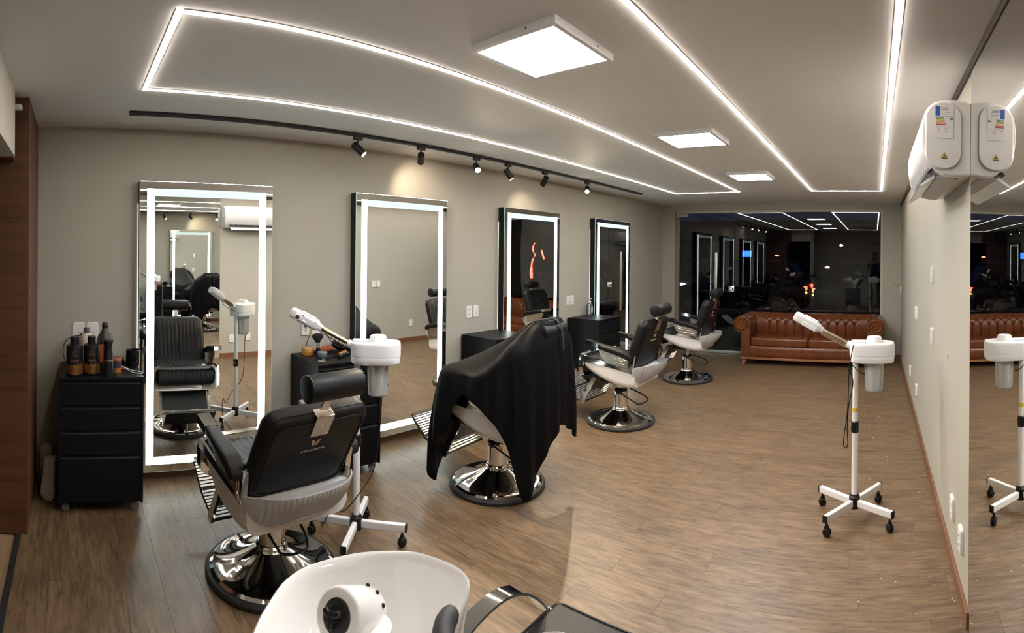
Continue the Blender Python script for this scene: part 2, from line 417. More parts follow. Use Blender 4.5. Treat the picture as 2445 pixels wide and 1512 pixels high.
# track with six spots
TXX = -3.15
tr = empty('spotlight_track', (TXX, 3.35, ZC)); tag(tr, 'long black track on the ceiling above the mirrors', 'track light')
MB().b2(-.018, .018, -3.015, 3.02, -.022, 0, .002).build('rail', M_BLKS, tr)
MB().b2(-.006, .006, -3.01, 3.01, -.0225, -.0215).build('slot', M_HOLE, tr)
SP = [(1.95, (.50, .50, -.70), 1., 'black track spot farthest left, aimed into the room'),
      (2.54, (-.62, .46, -.36), .11, 'black track spot turned to the wall above the second mirror'),
      (3.165, (.72, -.46, -.52), 1., 'glowing track spot facing the camera, nearer one of two'),
      (3.583, (.38, .42, -.82), .6, 'black track spot tilted to the right, fourth from the left'),
      (4.155, (-.44, .20, -.40), .07, 'black track spot washing the wall above the third mirror'),
      (4.964, (.46, -.72, -.52), .8, 'glowing track spot facing the camera, farther one of two')]
for yy, d, pw, lab in SP:
    d = Vector(d).normalized()
    r = empty('track_spotlight', (TXX, yy, ZC - .022)); tag(r, lab, 'spotlight', 'spotlights on the black track')
    MB().b2(-.016, .016, -.035, .035, -.026, 0, .003).build('adapter', M_BLKS, r)
    MB().cyl((0, 0, -.02), (0, 0, -.062), .006).build('stem', M_BLKS, r)
    c = Vector((0, 0, -.085)); a, b = c - d * .045, c + d * .065
    hd_ = MB().rcyl(a, b, .0275, .003)
    hd_.build('head', M_BLKS, r)
    lm = MB().cyl(b + d * .0004, b + d * .0016, .023).build('lens', M_SPOTL, r)
    if pw > .01:
        l = bpy.data.lights.new('spot_beam', 'SPOT'); l.energy = W_SPOT * pw; l.color = (1., .80, .58); l.spot_size = math.radians(88); l.spot_blend = .9; l.shadow_soft_size = .022
        lo = bpy.data.objects.new('spot_beam', l); C.objects.link(lo); lo.parent = r; lo.location = b + d * .012
        lo.rotation_euler = (-d).to_track_quat('Z', 'Y').to_euler()

# ================================================================== LIT MIRRORS
def lit_mirror(y0, w, label, back=True):
    z0, z1, dep = .075, 2.11, .085
    r = empty('lit_mirror', (XL, y0 + w / 2, z0)); tag(r, label, 'mirror', 'tall lit mirrors along the wall')
    H = z1 - z0; hw = w / 2
    e = .006
    bx = MB()
    bx.b2(.002, dep - e, -hw, -hw + .012, 0, H).b2(.002, dep - e, hw - .012, hw, 0, H).b2(.002, dep - e, -hw + .012, hw - .012, H - .012, H).b2(.002, dep - e, -hw + .012, hw - .012, 0, .012)
    bx.build('box_frame', M_BLKS, r)
    MB().b2(dep - e, dep - .0005, -hw, hw, 0, H).build('glass', M_GEDGE, r)
    MB().b2(dep - .0005, dep, -hw + .0015, hw - .0015, .0015, H - .0015).build('mirror_face', M_MIRROR, r)
    a, t = .052, .054
    bd = lambda y0_, y1_, z0_, z1_, m_=M_BAND: MB().b2(dep, dep + .0008, y0_, y1_, z0_, z1_).build('light_band', m_, r)
    bd(-hw + a, -hw + a + t, a, H - a); bd(hw - a - t, hw - a, a, H - a)
    bd(-hw + a + t, hw - a - t, H - a - t, H - a, M_BANDT); bd(-hw + a + t, hw - a - t, a, a + t)
    if back:
        MB().b2(.001, .006, -hw - .004, -hw - .0005, .15, H - .15).build('backlight', M_BACKL, r)
    return r
MY = [(.450, .985), (2.162, .985), (3.942, .985), (5.741, .985)]
LM = ['tall lit mirror nearest the camera, reflecting a barber chair from the front', 'tall lit mirror reflecting the blank taupe wall, left of the caped chair', 'tall lit mirror reflecting a red neon shape', 'tall lit mirror farthest from the camera, beside the shop window']
for k, ((y0, w), lb) in enumerate(zip(MY, LM)): lit_mirror(y0, w, lb, k != 1)
# wall-to-ceiling mirror panels on the right wall
for k, (ya, yb, lb) in enumerate(((1.30, 2.185, 'floor-to-ceiling mirror panel right beside the air conditioner'), (.40, 1.297, 'floor-to-ceiling mirror panel second from the air conditioner'), (-.50, .397, 'floor-to-ceiling mirror panel third from the air conditioner'))):
    r = empty('wall_mirror_panel', (XR, (ya + yb) / 2, .01)); tag(r, lb, 'mirror', 'frameless mirror panels on the right wall')
    hw = (yb - ya) / 2; zt = ZC - .045 - .012
    MB().b2(-.007, -.001, -hw, hw, 0, zt).build('glass', mat('pale_glass_edge', (.55, .62, .60), .15), r)
    MB().b2(-.0075, -.007, -hw + .001, hw - .001, .001, zt - .001).build('mirror_face', M_MIRROR, r)

# ================================================================== OUTLETS
def outlet(loc, normal, label, w=.072, h_=.118, kind='square', group='wall outlets'):
    """plate standing on a wall, its face along +X or -X"""
    s_ = normal
    r = empty('wall_outlet', loc); tag(r, label, 'outlet', group)
    if s_ < 0: r.scale = (1.9, 1, 1)
    pl = MB(); 
    bm_ = rrect(w, h_, .012, 4)
    pl.loft([[(s_ * t, p[0] * k, p[1] * k) for p in bm_] for t, k in ((0.0005, 1.), (.0068, 1.), (.0092, .95))])
    pl.build('plate', M_OUT, r)
    if kind == 'round':
        MB().prism(rrect(.030, .022, .008, 3, 0, -.012), 'X', s_ * .009, s_ * .0105).build('socket', M_WHITE, r)
        for dy in (-.008, 0, .008):
            MB().cyl((s_ * .0102, dy, -.012 + (.003 if dy == 0 else 0)), (s_ * .0110, dy, -.012 + (.003 if dy == 0 else 0)), .0022, n=8).build('pin_hole', M_HOLE, r)
    else:
        for dz in (-.022, .022):
            MB().prism(rrect(.03, .018, .006, 3, 0, dz), 'X', s_ * .009, s_ * .0102).build('socket', M_WHITE, r)
            MB().b2(s_ * .010, s_ * .0108, -.009, .009, dz - .002, dz + .002).build('slot', M_HOLE, r)
    return r
g = 'outlets on the mirror wall'
outlet((XL, .033, 1.055), 1, 'white wall socket above the bottles, left one of the pair', .085, .12, 'round', g)
outlet((XL, .130, 1.055), 1, 'white wall socket above the bottles, right one of the pair', .085, .12, 'round', g)
outlet((XL, 1.753, 1.03), 1, 'white wall socket with a black plug in it, above the orange tub', .072, .12, 'sq', g)
outlet((XL, 1.846, 1.03), 1, 'white wall socket beside the plugged one, behind the steamer arm', .072, .12, 'sq', g)
outlet((XL, 3.518, 1.05), 1, 'white wall socket between second and third mirror, left of the pair', .072, .118, 'sq', g)
outlet((XL, 3.612, 1.05), 1, 'white wall socket between second and third mirror, right of the pair', .072, .118, 'sq', g)
outlet((XL, 5.238, 1.053), 1, 'white wall socket between third and fourth mirror, left of the pair', .072, .118, 'sq', g)
outlet((XL, 5.322, 1.053), 1, 'white wall socket between third and fourth mirror, right of the pair', .072, .118, 'sq', g)
g = 'outlets on the right wall'
outlet((XR, 3.65, 1.50), -1, 'white switch plate highest on the right wall', .072, .118, 'sq', g)
outlet((XR, 3.63, 1.06), -1, 'white wall plate below the highest switch on the right wall', .072, .118, 'sq', g)
outlet((XR, 4.95, 1.08), -1, 'white wall plate at counter height, farther along the right wall', .072, .118, 'sq', g)
outlet((XR, 5.05, 1.08), -1, 'white wall plate paired with the far counter-height one', .072, .118, 'sq', g)
outlet((XR, 5.78, .34), -1, 'low white socket near the far end of the right wall', .072, .118, 'sq', g)
outlet((XR, 4.93, .34), -1, 'low white socket on the right wall, second farthest', .072, .118, 'sq', g)
outlet((XR, 2.645, .315), -1, 'low white socket on the right wall, second from the mirror panel', .072, .118, 'sq', g)
outlet((XR, 2.375, .295), -1, 'low white socket on the right wall closest to the mirror panel', .072, .118, 'sq', g)
o = outlet((XR, 7.95, 1.12), -1, 'white wall plate with loose wire ends in the far right corner', .072, .118, 'sq', g)
MB().tube(spline([(-.006, 0, .05), (-.03, .01, .075), (-.06, .005, .085)], 5), .003, 6).build('wire', M_BLKS, o)
hl = empty('cable_hole', (XR, 2.876, 1.056)); tag(hl, 'small open cable hole in the right wall', 'hole')
MB().cyl((-.0006, 0, 0), (-.002, 0, 0), .026).build('rim', M_WHITEP, hl); MB().cyl((-.002, 0, 0), (-.0026, 0, 0), .017).build('opening', M_HOLE, hl)

# ================================================================== AIR CONDITIONER
def air_conditioner():
    y0, y1 = 2.20, 3.14
    r = empty('air_conditioner', (XR, (y0 + y1) / 2, 1.985)); tag(r, 'white split air conditioner on the right wall with an energy label', 'air conditioner')
    L = (y1 - y0) / 2
    # profile in X (out of wall, negative) / Z
    prof = [(-.002, .0), (-.10, -.005), (-.145, .02), (-.19, .065), (-.212, .11), (-.220, .18), (-.214, .25), (-.195, .295), (-.15, .325), (-.08, .332), (-.002, .322)]
    pr = [tuple(p)[:2] for p in spline([(a, b, 0) for a, b in prof], 5)]
    c = (-.11, .165)
    def ring(y, k): return [(c[0] + (p[0] - c[0]) * k, y, c[1] + (p[1] - c[1]) * k) for p in pr]
    MB().loft([ring(-L + .02, .97), ring(-L + .028, 1.), ring(L - .028, 1.), ring(L - .02, .97)]).build('housing', M_WHITE, r)
    M_AC = mat('ac_white', (.74, .72, .70), .22)
    # end caps: raised rounded rectangle
    for s_ in (-1, 1):
        ya = s_ * (L - .022)
        cap = rrect(.165, .305, .075, 8, -.125, .172)
        MB().loft([[(p[0] * .0 + (-.118 + (p[0] + .118) * k), ya + s_ * t, .165 + (p[1] - .165) * k) for p in cap] for t, k in ((0, 1.), (.012, 1.), (.022, .93), (.022, .90))]).build('end_cap', M_AC, r)
        MB().loft([ring(ya - s_ * .01, .995), ring(ya + s_ * .008, .99), ring(ya + s_ * .012, .95)]).build('end_panel', M_AC, r)
    # outlet slot, vanes, open flap
    M_DK = mat('outlet_dark', (.02, .02, .02), .5)
    T = Matrix.Rotation(math.radians(-42), 4, 'Y')
    MB().box((-.165, 0, .040), (.010, 2 * L - .16, .062), .002, Matrix.Translation((-.165, 0, .040)) @ Matrix.Rotation(math.radians(42), 4, 'Y') @ Matrix.Translation((.165, 0, -.040))).build('outlet_slot', M_DK, r)
    for k in range(9):
        yy = -L + .14 + k * (2 * L - .28) / 8
        MB().box((-.170, yy, .040), (.03, .004, .05)).build('vane', mat('grey_vane', (.5, .5, .52), .4), r)
    fl = [(-.150, .000), (-.215, -.038), (-.222, -.034), (-.160, .012)]
    MB().prism(fl, 'Y', -L + .09, L - .09).build('flap', M_WHITE, r)
    MB().prism([(-.05, -.012), (-.145, -.0015), (-.145, .003), (-.05, -.004)], 'Y', -L + .06, L - .06).build('under_tray', mat('grey_tray', (.45, .45, .45), .5), r)
    # clips on the end face
    ye = -L - .0015
    # label on the end cap facing the camera
    lab = MB().b2(-.163, -.083, ye + .0006 - .0012, ye + .0006 - .0006, .160, .300).build('energy_label', mat('label_white', (.72, .70, .70), .4), r)
    def lb(x0, x1, z0, z1, col, nm):
        MB().b2(x0, x1, ye - .0012, ye - .0006, z0, z1).build('print_block', mat(nm, col, .45), lab)
    lb(-.163, -.143, .257, .299, (.02, .09, .42), 'label_blue')
    for k, (col, nm) in enumerate((((.005, .10, .06), 'lab_green'), ((.16, .32, .05), 'lab_lime'), ((.62, .42, .04), 'lab_yellow'), ((.62, .30, .04), 'lab_amber'), ((.50, .09, .02), 'lab_orange'), ((.42, .02, .02), 'lab_red'))):
        lb(-.160, -.160 + .033 + .002 * k, .2470 - .0062 * k, .2510 - .0062 * k, col, nm)
    inkm = mat('label_ink', (.04, .04, .05), .5)
    Mx = lambda x, z: frame((x, ye - .0013, z), (1, 0, 0), (0, 0, 1))
    text('label_text', 'Energia', .011, Mx(-.122, .291), inkm, lab, .0002)
    for z in (.283, .272, .264): lb(-.138, -.100, z, z + .0012, (.08, .08, .09), 'lab_ink2')
    for z in (.2535, .2080): lb(-.162, -.084, z, z + .0008, (.08, .08, .09), 'lab_ink2')
    lb(-.098, -.086, .240, .247, (.02, .02, .02), 'lab_black')
    text('label_text', '19', .010, Mx(-.150, .199), inkm, lab, .0002); text('label_text', '5,4', .010, Mx(-.116, .199), inkm, lab, .0002)
    for x in (-.155, -.122): lb(x, x + .012, .1885, .1905, (.05, .05, .06), 'lab_ink2')
    tri = mat('warning_yellow', (.62, .42, .02), .4)
    tt = MB().prism([(-.138, .072), (-.108, .072), (-.123, .098)], 'Y', ye - .0014, ye - .0002).build('warning_sticker', inkm, r)
    MB().prism([(-.1355, .0735), (-.1105, .0735), (-.123, .0955)], 'Y', ye - .002, ye - .0012).build('sticker_face', tri, tt)
    MB().prism([(-.126, .078), (-.120, .078), (-.1205, .084), (-.123, .089), (-.1255, .083)], 'Y', ye - .0026, ye - .0018).build('flame_symbol', inkm, tt)
    # pipe knock-out outline at the wall side
    ar = [(-.012 - .033 * math.cos(a), ye + .018, .062 + .028 * math.sin(a)) for a in [math.radians(x) for x in range(-85, 86, 12)]]
    MB().tube(ar[:6], .0016, 5).build('knockout_groove', mat('groove_grey', (.25, .24, .22), .5), r)
    MB().tube(ar[8:], .0016, 5).build('knockout_groove', mat('groove_grey', (.25, .24, .22), .5), r)
    return r
air_conditioner()
# ================================================================== BARBER CHAIRS  (front = -X, origin on the floor under the column)
def pad(w, h, t, r, rim=.022, n=6, ribs=0, rib_side=-1, h0=0.):
    """upholstered panel: X = thickness, Y = width, Z = height (from h0); closed loft with soft rims"""
    b = MB(); out = rrect(w, h, r, n, 0, h0 + h / 2); cz = h0 + h / 2
    def ring(x, ins):
        kx = (w - 2 * ins) / w; kz = (h - 2 * ins) / h
        return [(x, p[0] * kx, cz + (p[1] - cz) * kz) for p in out]
    b.loft([ring(-t / 2, rim * 1.6), ring(-t / 2 + rim * .12, rim * .7), ring(-t / 2 + rim * .55, rim * .15), ring(-t / 2 + rim, 0), ring(t / 2 - rim, 0), ring(t / 2 - rim * .55, rim * .15), ring(t / 2 - rim * .12, rim * .7), ring(t / 2, rim * 1.6)])
    return b
def make_chair():
    R = empty('barber_chair')
    MB().lathe([(.26, .0), (.332, .0), (.338, .008), (.338, .022), (.330, .031), (.31, .033), (.26, .03)], 56).build('base_ring', M_RUB, R)
    pr = [(.316, .026), (.315, .036), (.300, .046)] + [(.300 - .215 * t, .046 + .075 * t ** 1.7) for t in [k / 12 for k in range(1, 13)]] + [(.078, .135), (.075, .14)]
    MB().lathe(pr, 64).build('base_plate', M_CHROME, R)
    MB().lathe([(.070, .12), (.080, .128), (.082, .140), (.076, .150), (.071, .152), (.070, .16), (.070, .300), (.066, .305), (.05, .305)], 40).build('column', M_CHROME, R)
    MB().lathe([(.062, .296), (.064, .306), (.060, .318), (.045, .322), (.02, .322)], 32).build('column_collar', M_BLKS, R)
    lv = MB(); pa = spline([(.02, -.085, .300), (.09, -.082, .272), (.19, -.066, .222), (.215, -.058, .208), (.25, -.02, .212), (.272, .028, .228), (.262, .058, .240), (.19, .078, .270), (.05, .085, .306)], 5)
    lv.tube(pa, .0065, 8); lv.cyl((.02, -.09, .300), (.0, -.05, .302), .016)
    lev = lv.build('pump_lever', M_BLKS, R)
    U = []                                        # parts that ride on the piston
    def up(o): U.append(o); return o
    up(MB().cyl((0, 0, .10), (0, 0, .40), .026).build('piston', M_CHROME, R))
    up(MB().b2(-.16, .16, -.13, .13, .385, .44, .01).b2(-.10, .12, -.19, .19, .44, .50, .01).build('seat_mount', M_BLKS, R))
    # white side shell: tub, lofted front to back
    def zb(x):   # underside
        t = (x + .25) / .53
        return .53 - .135 * math.sin(min(1, t * 1.08) * PI * .5) ** 1.0 if t < .93 else .396 + (t - .93) * .15
    def zt(x): return .612 - .055 * (x + .25) / .53
    rings = []
    for k in range(15):
        x = -.25 + .53 * k / 14; w = .268 + .022 * math.sin(PI * (k / 14) ** .8); b_, t_ = zb(x), zt(x); rr = min(.06, (t_ - b_) * .8)
        ring = [(x, -w, t_)]
        for j in range(7):
            a = PI / 2 * j / 6; ring.append((x, -(w - rr) - rr * math.cos(a) * 1., b_ + rr - rr * math.sin(a)))
        for j in range(7):
            a = PI / 2 * j / 6; ring.append((x, (w - rr) + rr * math.sin(a), b_ + rr - rr * math.cos(a)))
        ring.append((x, w, t_)); rings.append(ring)
    up(MB().loft(rings).build('side_shell', M_SHELL, R, 50))
    # rear scoop: ribbed frosted panel
    rs = MB(); NU, NV = 97, 14; grid = []
    for side in (0, 1):
        G = []
        for i in range(NU):
            s_ = -1 + 2 * i / (NU - 1); col = []
            for j in range(NV):
                t = j / (NV - 1)
                cornr = abs(s_) ** 5
                zz = .402 + cornr * .055 + (.218 - cornr * .075) * t
                xx = .215 + (.205 - .16 * abs(s_) ** 3.2) * math.sin(t * PI * .5) ** .8 + .02 * t
                yy = s_ * (.262 + .028 * t)
                rib = .0055 * (math.cos(i / (NU - 1) * PI * 48) - .5) * (1 if .10 < t < .93 and abs(s_) < .86 else .0)
                xx += rib + (0 if side == 0 else .010)
                col.append((xx, yy, zz))
            G.append(col)
        grid.append(G)
    vv = [p for G in grid for c_ in G for p in c_]; ff = []; off = NU * NV
    for i in range(NU - 1):
        for j in range(NV - 1):
            a = i * NV + j; ff.append((a, a + NV, a + NV + 1, a + 1)); ff.append((off + a, off + a + 1, off + a + NV + 1, off + a + NV))
    for i in range(NU - 1):
        for j in (0, NV - 1):
            a = i * NV + j; ff.append((a, a + NV, off + a + NV, off + a))
    for j in range(NV - 1):
        for i in (0, NU - 1):
            a = i * NV + j; ff.append((a, a + 1, off + a + 1, off + a))
    up(rs.raw(vv, ff).build('rear_shell', M_RSHELL, R, 60))
    # chrome side trims and front frame
    for s_ in (-1, 1):
        y0, y1 = s_ * .284, s_ * .297
        up(MB().prism([(-.275, .662), (-.262, .668), (.235, .588), (.245, .560), (-.245, .612), (-.285, .612)], 'Y', y0, y1).build('side_trim', M_CHROME, R))
        up(MB().prism([(.225, .555), (.262, .552), (.292, .705), (.255, .712)], 'Y', s_ * .262, s_ * .292).build('arm_strut', M_CHROME, R))
    ou = rrect(.60, .215, .075, 7, 0, .565); inn = rrect(.525, .165, .060, 7, 0, .585)
    fr = MB(); n = len(ou)
    for x in (-.300, -.262):
        pass
    vv = [(-.302, p[0], p[1]) for p in ou] + [(-.302, p[0], p[1]) for p in inn] + [(-.255, p[0] * .985, p[1]) for p in ou] + [(-.255, p[0], p[1]) for p in inn]
    ff = []
    for k in range(n):
        k2 = (k + 1) % n
        ff += [(k, k2, n + k2, n + k), (2 * n + k, 3 * n + k, 3 * n + k2, 2 * n + k2), (k, 2 * n + k, 2 * n + k2, k2), (n + k, n + k2, 3 * n + k2, 3 * n + k)]
    up(fr.raw(vv, ff).build('front_frame', M_CHROME, R))
    # seat cushion: closed XZ section swept over Y with channels
    sec = [Vector(p) for p in spline([(.20, .50, 0), (-.20, .50, 0), (-.275, .497, 0), (-.318, .515, 0), (-.335, .56, 0), (-.322, .605, 0), (-.285, .637, 0), (-.20, .648, 0), (-.02, .640, 0), (.16, .628, 0), (.215, .60, 0), (.215, .53, 0)], 5, True)]
    rings = []; NS = 81
    for i in range(NS):
        s_ = -1 + 2 * i / (NS - 1); y = s_ * .262
        e = max(0, abs(s_) - .86) / .14; k = 1 - .30 * e ** 2.2
        ch = 0 if abs(s_) > .62 else .0075 * (abs(math.cos(s_ / .62 * PI * 4.5)) ** .45) - .0075
        ring = []
        for p in sec:
            dx = p.x + .06; dz = p.y - .57
            q = Vector((-.06 + dx * (1 - (1 - k) * .35), .57 + dz * k))
            if p.y > .52: 
                nrm = Vector((dx * .35, dz)).normalized(); q += nrm * ch
            ring.append((q.x, y, q.y))
        rings.append(ring)
    up(MB().loft(rings).build('seat_cushion', M_BLK, R, 60))
    # arms
    for s_ in (-1, 1):
        yc = s_ * .305
        A = up(MB().prism([(-.085, .742), (.245, .700), (.228, .592), (-.005, .622), (-.06, .68)], 'Y', s_ * .290, s_ * .300).build('arm_panel', M_STEEL, R))
        for q in ((-.055, .712, .215, .664), (-.03, .690, .205, .647), (.01, .650, .20, .622)):
            MB().cyl((q[0], s_ * .302, q[1]), (q[2], s_ * .302, q[3]), .0032, n=8).build('accent_line', M_CHROME, A)
        rings = []
        for k in range(17):
            t = k / 16; x = -.085 + .365 * t; zc = .797 - .068 * t - (.020 * max(0, t - .8) / .2); w = .034 + .012 * math.sin(PI * min(1, t * 1.15) * .55)
            hh = .026 + .004 * t
            kk = 1 if 0 < k < 16 else .72
            if k == 16: hh *= .85
            rings.append([(x, yc + p[0] * kk, zc - .022 + p[1] * kk) for p in rrect(2 * w, 2 * hh, .020, 4)])
        P = up(MB().loft(rings).build('arm_pad', M_BLK, R, 55))
        up(MB().prism([(-.205, .815), (-.198, .822), (-.070, .798), (-.072, .758), (-.20, .778)], 'Y', yc - .034, yc + .034).build('arm_cap', M_CHROME, R, 20))
    lv2 = MB(); lv2.cyl((-.05, .302, .60), (-.02, .345, .61), .007); lv2.tube([(-.02, .345, .61), (-.06, .352, .645), (-.11, .355, .68)], .008, 8)
    up(lv2.build('recline_lever', M_STEEL, R))
    # footrest
    for s_ in (-1, 1):
        up(MB().prism([(-.155, .445), (-.195, .455), (-.345, .205), (-.335, .175), (-.300, .175)], 'Y', s_ * .205, s_ * .220).build('footrest_arm', M_CHROME, R))
    up(MB().prism([(-.175, .43), (-.187, .435), (-.285, .285), (-.273, .278)], 'Y', -.2, .2).build('calf_board', M_BLKS, R))
    f1, f2, f3 = Vector((-.315, 0, .185)), Vector((-.515, 0, .262)), Vector((-.660, 0, .385))
    FR = up(MB().tube([f1 + Vector((0, -.195, -.01)), f2 + Vector((-.012, -.195, -.012)), f3 + Vector((0, -.195, -.012))], .008, 8).tube([f1 + Vector((0, .195, -.01)), f2 + Vector((-.012, .195, -.012)), f3 + Vector((0, .195, -.012))], .008, 8).prism([(-.318, .172), (-.512, .247), (-.655, .368), (-.649, .374), (-.510, .256), (-.316, .181)], 'Y', -.185, .185).build('footrest', M_BLKS, R))
    for a, b in ((f1, f2 - (f2 - f1) * .03), (f2 + (f3 - f2) * .06, f3)):
        d = (b - a); ang = math.atan2(d.z, d.x)
        me = MB().box((0, 0, 0), (.0155, .40, .010), .0025).mesh('slat', M_ALU)
        for k in range(9):
            p = a + d * ((k + .5) / 9)
            o = link('slat', me, FR, (p.x, 0, p.z)); o.rotation_euler = (0, -ang, 0)
    MB().prism([(-.655, .375), (-.672, .392), (-.665, .40), (-.645, .388)], 'Y', -.2, .2).build('toe_bar', M_CHROME, FR)
    MB().cyl((-.43, .0, .21), (-.435, 0, .135), .009).build('prop', M_STEEL, FR); MB().cyl((-.435, 0, .12), (-.435, 0, .136), .016).build('prop_foot', M_RUB, FR)
    # backrest group, built about the recline pivot
    PV = (.20, 0, .58)
    B = []
    def bk(o): o.location = PV; B.append(o); return o
    BR = bk(pad(.52, .50, .105, .075, .03, h0=-.015).build('backrest', M_BLK, R, 50))
    fp = MB(); G = []; NU, NV = 73, 10
    for i in range(NU):
        s_ = -1 + 2 * i / (NU - 1)
        for j in range(NV):
            t = j / (NV - 1)
            ed = min(1, (1 - abs(s_)) / .08) ; et = min(1, min(t, 1 - t) / .08)
            G.append((-.049 - .012 * min(ed, et) ** .5 * (.45 + .55 * abs(math.sin(s_ * PI * 5.5)) ** .5), s_ * .215, .03 + .42 * t))
    fp.raw(G, [(i * NV + j, (i + 1) * NV + j, (i + 1) * NV + j + 1, i * NV + j + 1) for i in range(NU - 1) for j in range(NV - 1)])
    fp.build('channel_panel', M_BLK, BR, 60)
    MB().tube([(.052, p[0], p[1]) for p in rrect(.452, .432, .055, 6, 0, .235)], .003, 6, True).build('piping', M_BLKS, BR)
    MB().tube([(.022, p[0] * 1.002, p[1]) for p in rrect(.52, .50, .075, 6, 0, .235)], .0028, 6, True).build('piping', M_BLKS, BR)
    HP = bk(MB().prism([(-.045, .37), (.045, .37), (.045, .478), (-.045, .478)], 'X', .0535, .0575).b2(.008, .0575, -.045, .045, .478, .488, .002).build('mounting_plate', M_STEEL, R))
    for (yy, zz, rr) in ((0, .425, .007), (-.034, .378, .004), (.034, .378, .004)): MB().ball((.058, yy, zz), (.003, rr, rr)).build('bolt', M_CHROME, HP)
    for yy in (-.028, .028): MB().ball((.03, yy, .489), (.005, .005, .002)).build('bolt', M_CHROME, HP)
    hp = bk(MB().b2(.022, .032, -.020, .020, .44, .60, .001).build('headrest_post', M_STEEL, R))
    hr = MB().rcyl((.027, -.135, .578), (.027, .135, .578), .057, .012, 36)
    HR = bk(hr.build('headrest', M_BLK, R, 50))
    for s_ in (-1, 1):
        MB().tube([(.027 + .053 * math.cos(a), s_ * .128, .578 + .053 * math.sin(a)) for a in [2 * PI * k / 28 for k in range(28)]], .0045, 6, True).build('piping', M_BLKS, HR)
    wm = mat('logo_white', (.55, .54, .50), .4)
    Tx = frame((.0545, 0, .315), (0, 1, 0), (0, 0, 1))
    text('logo_text', 'webcadeiras', .0245, frame((.0540, 0, .278), (0, 1, 0), (0, 0, 1)), wm, BR, .0006, spacing=1.05)
    lg = MB()
    for poly in ([(-.024, .020), (-.006, .020), (.001, -.006), (-.008, -.016)], [(.012, .020), (.027, .023), (.010, -.013), (.003, -.013), (-.001, -.005)]):
        lg.prism([(p[0], p[1] + .318) for p in poly], 'X', .0525, .0545)
    lg.build('logo_emblem', wm, BR)
    MB().prism([(-.004, .338), (.010, .338), (.0015, .318)], 'X', .0525, .0547).build('logo_red', mat('logo_red', (.22, .008, .012), .4), BR)
    return R, U, B, (HR, hp)
proto, CU, CB, CHD = make_chair()
cU, cB, cH = [o.name for o in CU], [o.name for o in CB], [o.name for o in CHD]
CH = [((-2.400, .990), 5, 31, -.045, .058, 'black barber chair nearest the camera, its back and headrest turned to us'),
      ((-2.416, 2.664), 6, 20, .0, 0., 'barber chair hidden under the black cape'),
      ((-2.373, 4.392), 0, 20, .0, 0., 'black and white barber chair just beyond the caped one'),
      ((-2.401, 6.276), 0, 17, .02, 0., 'black and white barber chair farthest away, left of the brown sofa')]
chairs = []
for k, ((x, y), al, rec, lift, hx, lab) in enumerate(CH):
    r = proto if k == 0 else copy_tree(proto)
    src = list(proto.children)
    chairs.append((r, (x, y), al, rec, lift, hx, lab))
for r, (x, y), al, rec, lift, hx, lab in chairs:
    r.location = (x, y, 0); r.rotation_euler = (0, 0, math.radians(al)); tag(r, lab, 'barber chair', 'barber chairs in front of the mirrors')
    for o in r.children:
        base = o.name.split('.')[0]
        if base in ('base_ring', 'base_plate', 'column', 'column_collar', 'pump_lever'): continue
        z = .58 if base in ('backrest', 'mounting_plate', 'headrest', 'headrest_post') else 0.
        o.location.z = z + lift
        if z:
            o.rotation_euler = (0, math.radians(rec), 0)
            if base in ('headrest', 'headrest_post'):
                d = Vector((math.sin(math.radians(rec)), 0, math.cos(math.radians(rec)))) * hx
                o.location = Vector((.20, 0, .58 + lift)) + d

